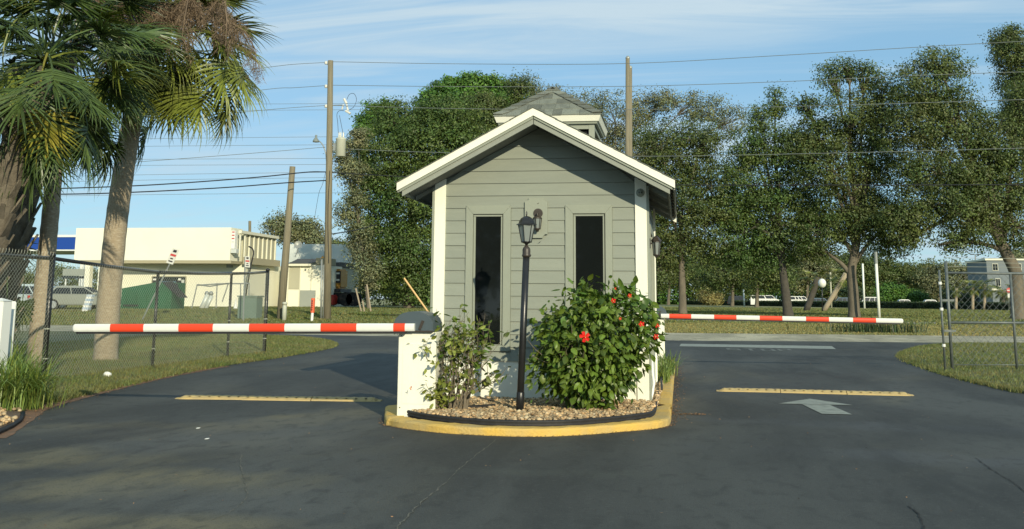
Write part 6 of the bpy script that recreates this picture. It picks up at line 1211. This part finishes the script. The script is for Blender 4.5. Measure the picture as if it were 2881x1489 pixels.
for i in range(9):
    u = 236 + i * 1.9; v = 880 - i * 6; m = MB(); m.box(AY(u - 8, v + 3.2, 57), AY(u + 8, v - 2.9, 57) + Vector((0, .3, 0))); m.build('bag', ('bag_blue', 'plastic_white')[i % 2], sb)
# utility box, pedestal, marker, signs
zr_ = lambda Y: -.03 + .47 * np.interp(Y, ys, fz)
ub = thing('utility_cabinet', 'weathered gray-green utility cabinet behind the end of the fence', 'utility box', (AY(693, 900, 52).x, 52, zr_(52)))
m = MB(); m.box((AY(667, 900, 52).x, 52, zr_(52) - .1), (AY(720, 900, 52).x, 52.8, AY(690, 836, 52).z)); m.build('body', 'utility_green', ub, bevel=.02)
m = MB(); m.box((AY(664, 900, 52).x, 51.95, AY(690, 835.6, 52).z), (AY(723, 900, 52).x, 52.85, AY(690, 832, 52).z)); m.build('lid', 'utility_green', ub, bevel=.01)
pd = thing('cable_pedestal', 'pale cylindrical cable pedestal at the foot of the leaning pole', 'pedestal', (AY(799, 905, 51).x, 51, .1)); m = MB(); p = AY(799, 908, 51); m.lathe((p.x, 51, p.z), [(.11, 0), (.11, .82), (.10, .90), (.125, .905), (.12, 1.0), (.06, 1.02)], 12); m.build('shell', 'transformer_paint', pd, smooth=True)
mk = thing('marker_post', 'orange-topped white warning marker post beside the utility pole', 'marker post', (AY(879, 905, 51).x, 51, .1)); a_, b_, c_ = AY(877, 908, 51), AY(879, 880, 51), AY(881, 839, 51)
m = MB(); m.tube([a_, b_], .07, 8); m.build('lower_post', 'plastic_white', mk); m = MB(); m.tube([b_, c_], [.10, .095], 8); m.build('orange_sleeve', 'marker_orange', mk)
for k in range(5): q = b_.lerp(c_, .2 + .15 * k); m = MB(); m.box(q + Vector((-.03, -.105, -.035)), q + Vector((.03, -.101, .035))); m.build('lettering', 'lid_black', mk)
def tow_sign(label, base, top_, c4, Y):
    s_ = thing('no_parking_sign', label, 'sign', AY(*base, Y)[:]); m = MB(); m.tube([AY(*base, Y), AY(*top_, Y)], .04, 6); m.build('pole', 'galvanised', s_)
    q = [AY(u, v, Y - .06) for u, v in c4]; m = MB(); m.prism(q, None, (0, .02, 0)); face = m.build('sign_panel', 'sign_white', s_); WL[face.name] = WL[s_.name]
    L4 = lambda a_, b_: (q[0] * (1 - a_) + q[1] * a_) * (1 - b_) + (q[3] * (1 - a_) + q[2] * a_) * b_
    for (a0, a1, b0_, b1_, mt) in ((.25, .75, .08, .24, 'lid_black'), (.1, .9, .36, .50, 'sign_red'), (.3, .7, .62, .70, 'lid_black'), (.2, .8, .80, .88, 'lid_black')):
        m = MB(); m.add([L4(x_, y_) + Vector((0, -.006, 0)) for x_, y_ in ((a0, b0_), (a1, b0_), (a1, b1_), (a0, b1_))], [(0, 1, 2, 3)]); m.build('printed_line', mt, face)
tow_sign('leaning parking sign on a tilted pole above the chain-link fence', (398, 905), (488, 722), [(486, 698), (505, 703), (486, 745), (467, 739)], 50)
tow_sign('upright red and white parking sign beside the green utility cabinet', (684, 905), (690, 722), [(690, 721), (703, 722), (703, 753), (689, 752)], 50.5)
for a_, b_, lb in (((1021, 896), (1001, 812), 'left of three thin stakes under the oak'), ((1028, 896), (1020, 846), 'short middle stake of three under the oak'), ((1046, 896), (1032, 800), 'right of three thin stakes under the oak')):
    m = MB(); m.tube([AY(*a_, 62), AY(*b_, 62)], .05, 6); m.top('stake', 'palm_bark', lb, 'stake', 'stakes staking a sapling')
# excavator and reels
ex = thing('excavator', 'yellow tracked excavator half hidden behind the utility pole', 'excavator', (AY(935, 860, 92).x, 92, .4)); eY = 92; exx = lambda u: AY(u, 800, eY).x; ezz = lambda v: AY(940, v, eY).z
m = MB(); m.box((exx(895), eY, ezz(812)), (exx(957), eY + 2.2, ezz(757))); m.build('housing', 'excavator_yellow', ex, bevel=.15)
m = MB(); m.box((exx(938), eY - .03, ezz(796)), (exx(957.5), eY - .004, ezz(763))); pnl = m.build('side_panel', 'lid_black', ex); WL[pnl.name] = WL[ex.name]
m = MB()
for q in GL['C']: m.add([(exx(942) + (exx(955) - exx(942)) * x, eY - .04, ezz(790) + (ezz(767) - ezz(790)) * z) for x, z in q], [(0, 1, 2, 3)])
m.build('lettering', 'plastic_white', pnl)
m = MB(); m.box((exx(885), eY - .3, ezz(822)), (exx(962), eY + 2.9, ezz(813))); m.build('deck', 'lid_black', ex)
for yo in (-.5, 2.3):
    m = MB(); P4 = [(exx(880), ezz(840)), (exx(890), ezz(856)), (exx(970), ezz(856)), (exx(982), ezz(840)), (exx(970), ezz(824)), (exx(890), ezz(824))]; m.prism([(a_, eY + yo, b_) for a_, b_ in P4], None, (0, .6, 0)); tk = m.build('track', 'tyre', ex, bevel=.05)
m = MB(); m.tube([(exx(915), eY + 1, ezz(760)), (exx(895), eY + 1, ezz(725)), (exx(870), eY + 1, ezz(760))], [.3, .25, .18], 6); m.build('boom', 'excavator_yellow', ex)
m = MB(); m.box((exx(937), eY - 1.6, ezz(858)), (exx(957), eY - .6, ezz(830))); m.top('red_crate', 'machine_red', 'red machine box on the ground beside the excavator', 'box', bevel=.08)
for u, lb in ((972, 'black cable reel next to the excavator'), (992, 'second black cable reel, farther right in the shade')):
    rl = thing('cable_reel', lb, 'cable reel', (AY(u, 850, 91).x, 91, .4)); p = AY(u, 842, 91)
    for yo in (0, .7): m = MB(); m.tube([p + Vector((0, yo, 0)), p + Vector((0, yo + .08, 0))], .62, 18); m.build('flange', 'tyre', rl)
    m = MB(); m.tube([p + Vector((0, .08, 0)), p + Vector((0, .7, 0))], .35, 12); m.build('drum', 'rim', rl)
# ------------------------------------------------------------------ utility poles and wires
pY = 53.0
up_ = thing('utility_pole', 'tall weathered utility pole carrying a gray transformer and street light', 'utility pole', AY(920, 906, pY)[:])
A, B = AY(920, 912, pY), AY(930, 171, pY); m = MB(); m.tube([A, A.lerp(B, .5), B], [.205, .18, .145], 12); m.build('pole', 'pole_wood', up_, smooth=True)
for off, r_, top_ in ((-.28, .055, 730), (-.17, .035, 745)):
    P4 = [AY(920, 912, pY) + Vector((off, -.12, 0)), AY(922, top_, pY) + Vector((off, -.12, 0))]; m = MB(); m.tube(P4, r_, 8); m.build('conduit', 'galvanised', up_, smooth=True)
for v in (178, 244, 300):
    p = AY(918, v, pY); m = MB(); m.lathe(p + Vector((0, -.05, -.08)), [(.04, 0), (.10, .03), (.05, .06), (.11, .09), (.05, .12), (.08, .15), (.03, .18)], 10); m.build('insulator', 'insulator', up_, smooth=True)
    m = MB(); m.tube([p, p + Vector((.22, .05, -.25))], .02, 5); m.build('brace', 'galvanised', up_)
p = AY(958, 440, pY); m = MB(); m.lathe(p, [(.22, -.02), (.265, .0), (.265, .88), (.28, .90), (.28, .95), (.20, 1.0), (0, 1.01)], 18); tf = m.build('transformer', 'transformer_paint', up_, smooth=True); WL[tf.name] = WL[up_.name]
for dx_, dy_ in ((-.12, 0), (.0, -.08), (.12, 0)): m = MB(); m.lathe(p + Vector((dx_, dy_, 1.0)), [(.03, 0), (.06, .04), (.03, .08), (.055, .12), (.03, .16), (.045, .20), (.012, .30)], 8); m.build('bushing', 'insulator', tf, smooth=True)
m = MB(); m.box(p + Vector((-.42, -.05, .3)), p + Vector((-.26, .05, .7))); m.build('mounting_bracket', 'galvanised', tf)
p = AY(977, 300, pY); m = MB(); m.tube([AY(932, 297, pY), AY(962, 296, pY)], .03, 5); m.build('crossarm', 'galvanised', up_)
for a_, b_, r_ in (((968, 278), (975, 292), .07), ((975, 294), (979, 312), .05), ((966, 294), (962, 308), .04), ((972, 312), (986, 320), .06)): m = MB(); m.tube([AY(*a_, pY), AY(*b_, pY)], r_, 7); m.build('fuse_cutout', 'insulator', up_)
def cable(root, px, Y, r=.012, mat='wire_dark', nm='jumper_wire'): m = MB(); m.tube(opencurve([AY(u, v, Y) for u, v in px], 5), r, 4); return m.build(nm, mat, root)
cable(up_, ((976, 280), (983, 266), (996, 264), (1003, 280), (996, 300), (982, 310)), pY); cable(up_, ((968, 312), (955, 312), (948, 322), (950, 345), (952, 375)), pY); cable(up_, ((955, 325), (960, 350), (966, 380)), pY)
cable(up_, ((978, 400), (982, 420), (976, 440), (972, 430)), pY); cable(up_, ((945, 448), (950, 475), (985, 505), (1010, 530)), pY); cable(up_, ((916, 485), (907, 520), (897, 545), (884, 620)), pY, .010); cable(up_, ((948, 486), (960, 530), (968, 560), (978, 650)), pY, .008, 'wire_gray'); cable(up_, ((925, 740), (923, 600), (928, 480)), pY - .25, .014)
lp2 = AY(889, 393, pY); m = MB(); m.tube(opencurve([AY(898, 397, pY), AY(908, 408, pY), AY(916, 430, pY), AY(919, 460, pY)], 4), .03, 6); m.build('lamp_arm', 'galvanised', up_, smooth=True)
m = MB(); m.lathe(lp2 + Vector((0, 0, -.16)), [(.02, 0), (.17, .02), (.17, .10), (.10, .22), (.06, .26), (.06, .40), (0, .42)], 12); m.build('street_lamp', 'lantern_glass', up_, smooth=True)
lpole = thing('utility_pole', 'shorter bare wooden pole leaning right, between the store and the tall pole', 'utility pole', AY(790, 905, 52)[:]); m = MB(); m.tube([AY(788, 912, 52), AY(806, 690, 52), AY(823, 469, 52)], [.21, .185, .15], 12); m.build('pole', 'pole_wood', lpole, smooth=True)
for u, v, Yq, lb in ((1766, 163, 62, 'tallest pole behind the right side of the booth roof'), (1773, 190, 66, 'slightly lower pole touching the tallest one behind the booth')):
    q = thing('utility_pole', lb, 'utility pole', (AY(u, 880, Yq).x, Yq, 0)); b = AY(u - 1, 880, Yq); b.z = -.02; m = MB(); m.tube([b, AY(u, v, Yq)], [.19, .12], 10); m.build('pole', 'pole_wood', q, smooth=True); m = MB(); m.lathe(AY(u, v, Yq), [(.13, -.05), (.13, .03), (.05, .12)], 8); m.build('pole_cap', 'galvanised', q)
for a_, b_, lb in (((703, 622), (703, 660), 'thin far pole stub above the store roof'),): 
    m = MB(); m.tube([AY(*b_, 110), AY(*a_, 110)], .16, 7); m.top('utility_pole', 'pole_wood', lb, 'utility pole')
def wire(label, px, Ys, r, mat, group):
    n = len(px); m = MB(); pts = opencurve([Vector((u, v, 0)) for u, v in px], 8); m.tube([AY(p.x, p.y, Ys[0] + (Ys[1] - Ys[0]) * i / (len(pts) - 1)) for i, p in enumerate(pts)], r, 4)
    return m.top('power_line', mat, label, 'power line', group)
g1_, g2_ = 'power lines running right from the tall pole', 'power lines running left from the tall pole'
for lb, px in (('topmost power line running right from the pole top', ((935, 174), (1300, 180), (1762, 179), (2200, 156), (2600, 132), (2960, 112))), ('second power line from the top, running right', ((935, 240), (1300, 244), (1766, 243), (2200, 230), (2600, 212), (2960, 200))), ('third power line, running right past the booth cupola', ((935, 297), (1300, 306), (1766, 309), (2300, 298), (2960, 278))),
               ('neutral line running right behind the booth gable', ((935, 418), (1250, 430), (1766, 440), (2300, 432), (2960, 415)))): wire(lb, px, (pY, 50), .014, 'wire_gray', g1_)
wire('thick black communication cable crossing low behind the booth', ((935, 486), (1200, 500), (1766, 519), (2300, 521), (2960, 520)), (pY, 50), .022, 'wire_dark', g1_)
for lb, px in (('topmost power line running left from the pole top', ((918, 176), (830, 181), (750, 190), (400, 235))), ('second power line, running left', ((918, 241), (830, 247), (740, 253), (400, 300))), ('third power line, running left', ((918, 297), (800, 305), (640, 320), (400, 345), (100, 395))), ('neutral line running left below the street lamp', ((916, 414), (800, 424), (600, 440), (330, 460), (60, 480)))): wire(lb, px, (pY, 46), .013, 'wire_gray', g2_)
for lb, px in (('upper thick black cable running left to the palms', ((916, 484), (860, 485), (700, 501), (400, 522), (60, 534))), ('lower thick black cable running left to the palms', ((916, 508), (800, 515), (600, 530), (300, 544), (60, 548)))): wire(lb, px, (pY, 44), .028, 'wire_dark', g2_)
for k, (lb, y0_, y1_) in enumerate((('far thin line level with the third power line', 293, 291), ('far thin line just under the third power line', 312, 308), ('far thin line above the street lamp', 392, 383), ('far thin line at street lamp height', 412, 406), ('far thin line below the street lamp', 447, 445), ('far thin line above the black cables', 464, 462), ('far thin line just above the black cable pair', 495, 482), ('far thin line between the black cables', 510, 497), ('lowest far thin line', 549, 541))):
    wire(lb, ((60, y0_ + 4), (500, (y0_ + y1_) / 2 + 2), (1150, y1_)), (150, 150), .026, 'wire_gray', 'far thin power lines')
wire('service wire sagging from the pole to the right across the tree', ((925, 660), (1000, 648), (1060, 632)), (pY, 70), .03, 'wire_dark', g1_)
clump('verge_weeds', 'dark weedy patch on the verge below the tip of the right barrier arm', 'plant', (AY(2470, 930, 47).x, 47.5, -.02), 500, .6, .03, 'hedge_leaf', (1.0, .35), .5)

# dense woodland far behind the hedge, and a tree row behind the camera that the windows reflect
for i, (u0, lb) in enumerate(((1850, 'deep shade trees closing the view beyond the parked cars, nearest the booth'), (2010, 'far tree mass behind the dark suv'), (2170, 'far tree mass behind the two white vans'), (2330, 'far tree mass behind the leaning palms'), (2480, 'far low tree mass right of the forked oak'), (2640, 'far low tree mass seen left of the gate'), (2780, 'far trees beside the gray building'))):
    hi = 745 if u0 < 2400 else 775
    tree(lb, 330, [(u0, 857), (u0, 800)], .5, [(u0 + dx_, v_, 62, 34) for dx_, v_ in ((-60, hi + 20), (0, hi), (60, hi + 18), (-40, 825), (40, 825))] + ([(u0, 770, 70, 40)] if u0 < 2400 else []), 'oak_leaf' if i % 2 else 'bright_leaf', 9000, .85, name='tree', zb=0.0, twigs=False, csig=2.2, group='trees beyond the hedge')

# scattered grit, leaf bits and scraps on the asphalt
n = 420; x = rng.uniform(-9, 9, n); y = rng.uniform(4.5, 26, n); k = ~inside(x, y, [(p.x, p.y) for p in outl]) & ~inside(x, y, [(p.x, p.y) for p in lawnL]) & ~inside(x, y, [(p.x, p.y) for p in lawnR]); P = np.stack([x[k], y[k], np.full(k.sum(), .006)], 1)
V = leaf_cloud(P, .022, .016); V[..., 2] = .006 + np.abs(V[..., 2] - .006) * .3; tt = tints(len(P), .5, 2.6, .1)
tag(link('debris', np_mesh('debris', V, 4, [(0, 1, 2, 3)], tt), 'litter'), kind='stuff')
for (u, v, lb) in ((557, 1206, 'small white scrap on the asphalt left of the tan stain'), (582, 1236, 'longer white scrap on the asphalt below the small one')):
    p = G(u, v, .004); m = MB(); m.add([p + Vector(q) * .6 for q in ((-.03, -.012, 0), (.025, -.015, .004), (.035, .012, .012), (-.02, .018, .006))] + [p + Vector(q) * .6 + Vector((0, 0, .004)) for q in ((-.03, -.012, 0), (.025, -.015, .004), (.035, .012, .012), (-.02, .018, .006))], [(3, 2, 1, 0), (4, 5, 6, 7), (0, 1, 5, 4), (1, 2, 6, 5), (2, 3, 7, 6), (3, 0, 4, 7)]); m.top('litter_scrap', 'plastic_white', lb, 'litter')

# trees standing behind the camera, reflected in the dark windows
def back_tree(x, y, h, lb):
    root = thing('tree', lb, 'tree', (x, y, 0)); m = MB(); m.tube([(x, y, 0), (x + .2, y, h * .4), (x - .1, y, h * .8)], [.3, .22, .08], 8); m.build('trunk', 'oak_bark', root)
    n = 5000; d = unit(rng.normal(size=(n, 3))); P = np.array([0, 0, h * .52]) + d * rng.uniform(.3, 1, (n, 1)) ** .5 * np.array([3.6, 2.6, h * .5]) ; P[:, 2] = np.abs(P[:, 2])
    link('crown', np_mesh('crown', leaf_cloud(P, .42, .28), 4, [(0, 1, 2, 3)], tints(n, .5, 1.4)), 'oak_leaf', root)
for i, x in enumerate((-24, -18, -12, -6.5, -1.5)): back_tree(x, -30 - (i % 2) * 2, 9 + (i * 37 % 5) * .4, 'tree of the row behind the camera, number %s from the west side' % ('one', 'two', 'three', 'four', 'five')[i])

for u0, lb in ((1280, 'far tree hidden behind the booth, western one'), (1420, 'far tree hidden behind the booth, second from the west'), (1570, 'far tree hidden behind the booth, third from the west'), (1720, 'far tree hidden behind the booth, eastern one')):   # the hidden stretch of the tree line
    tree(lb, 240, [(u0, 860), (u0, 790)], .45, [(u0 - 40, 790, 60, 40), (u0 + 40, 780, 60, 45), (u0, 740, 60, 40), (u0, 830, 80, 22)], 'oak_leaf', 7000, .6, name='tree', zb=0.0, csig=1.4)
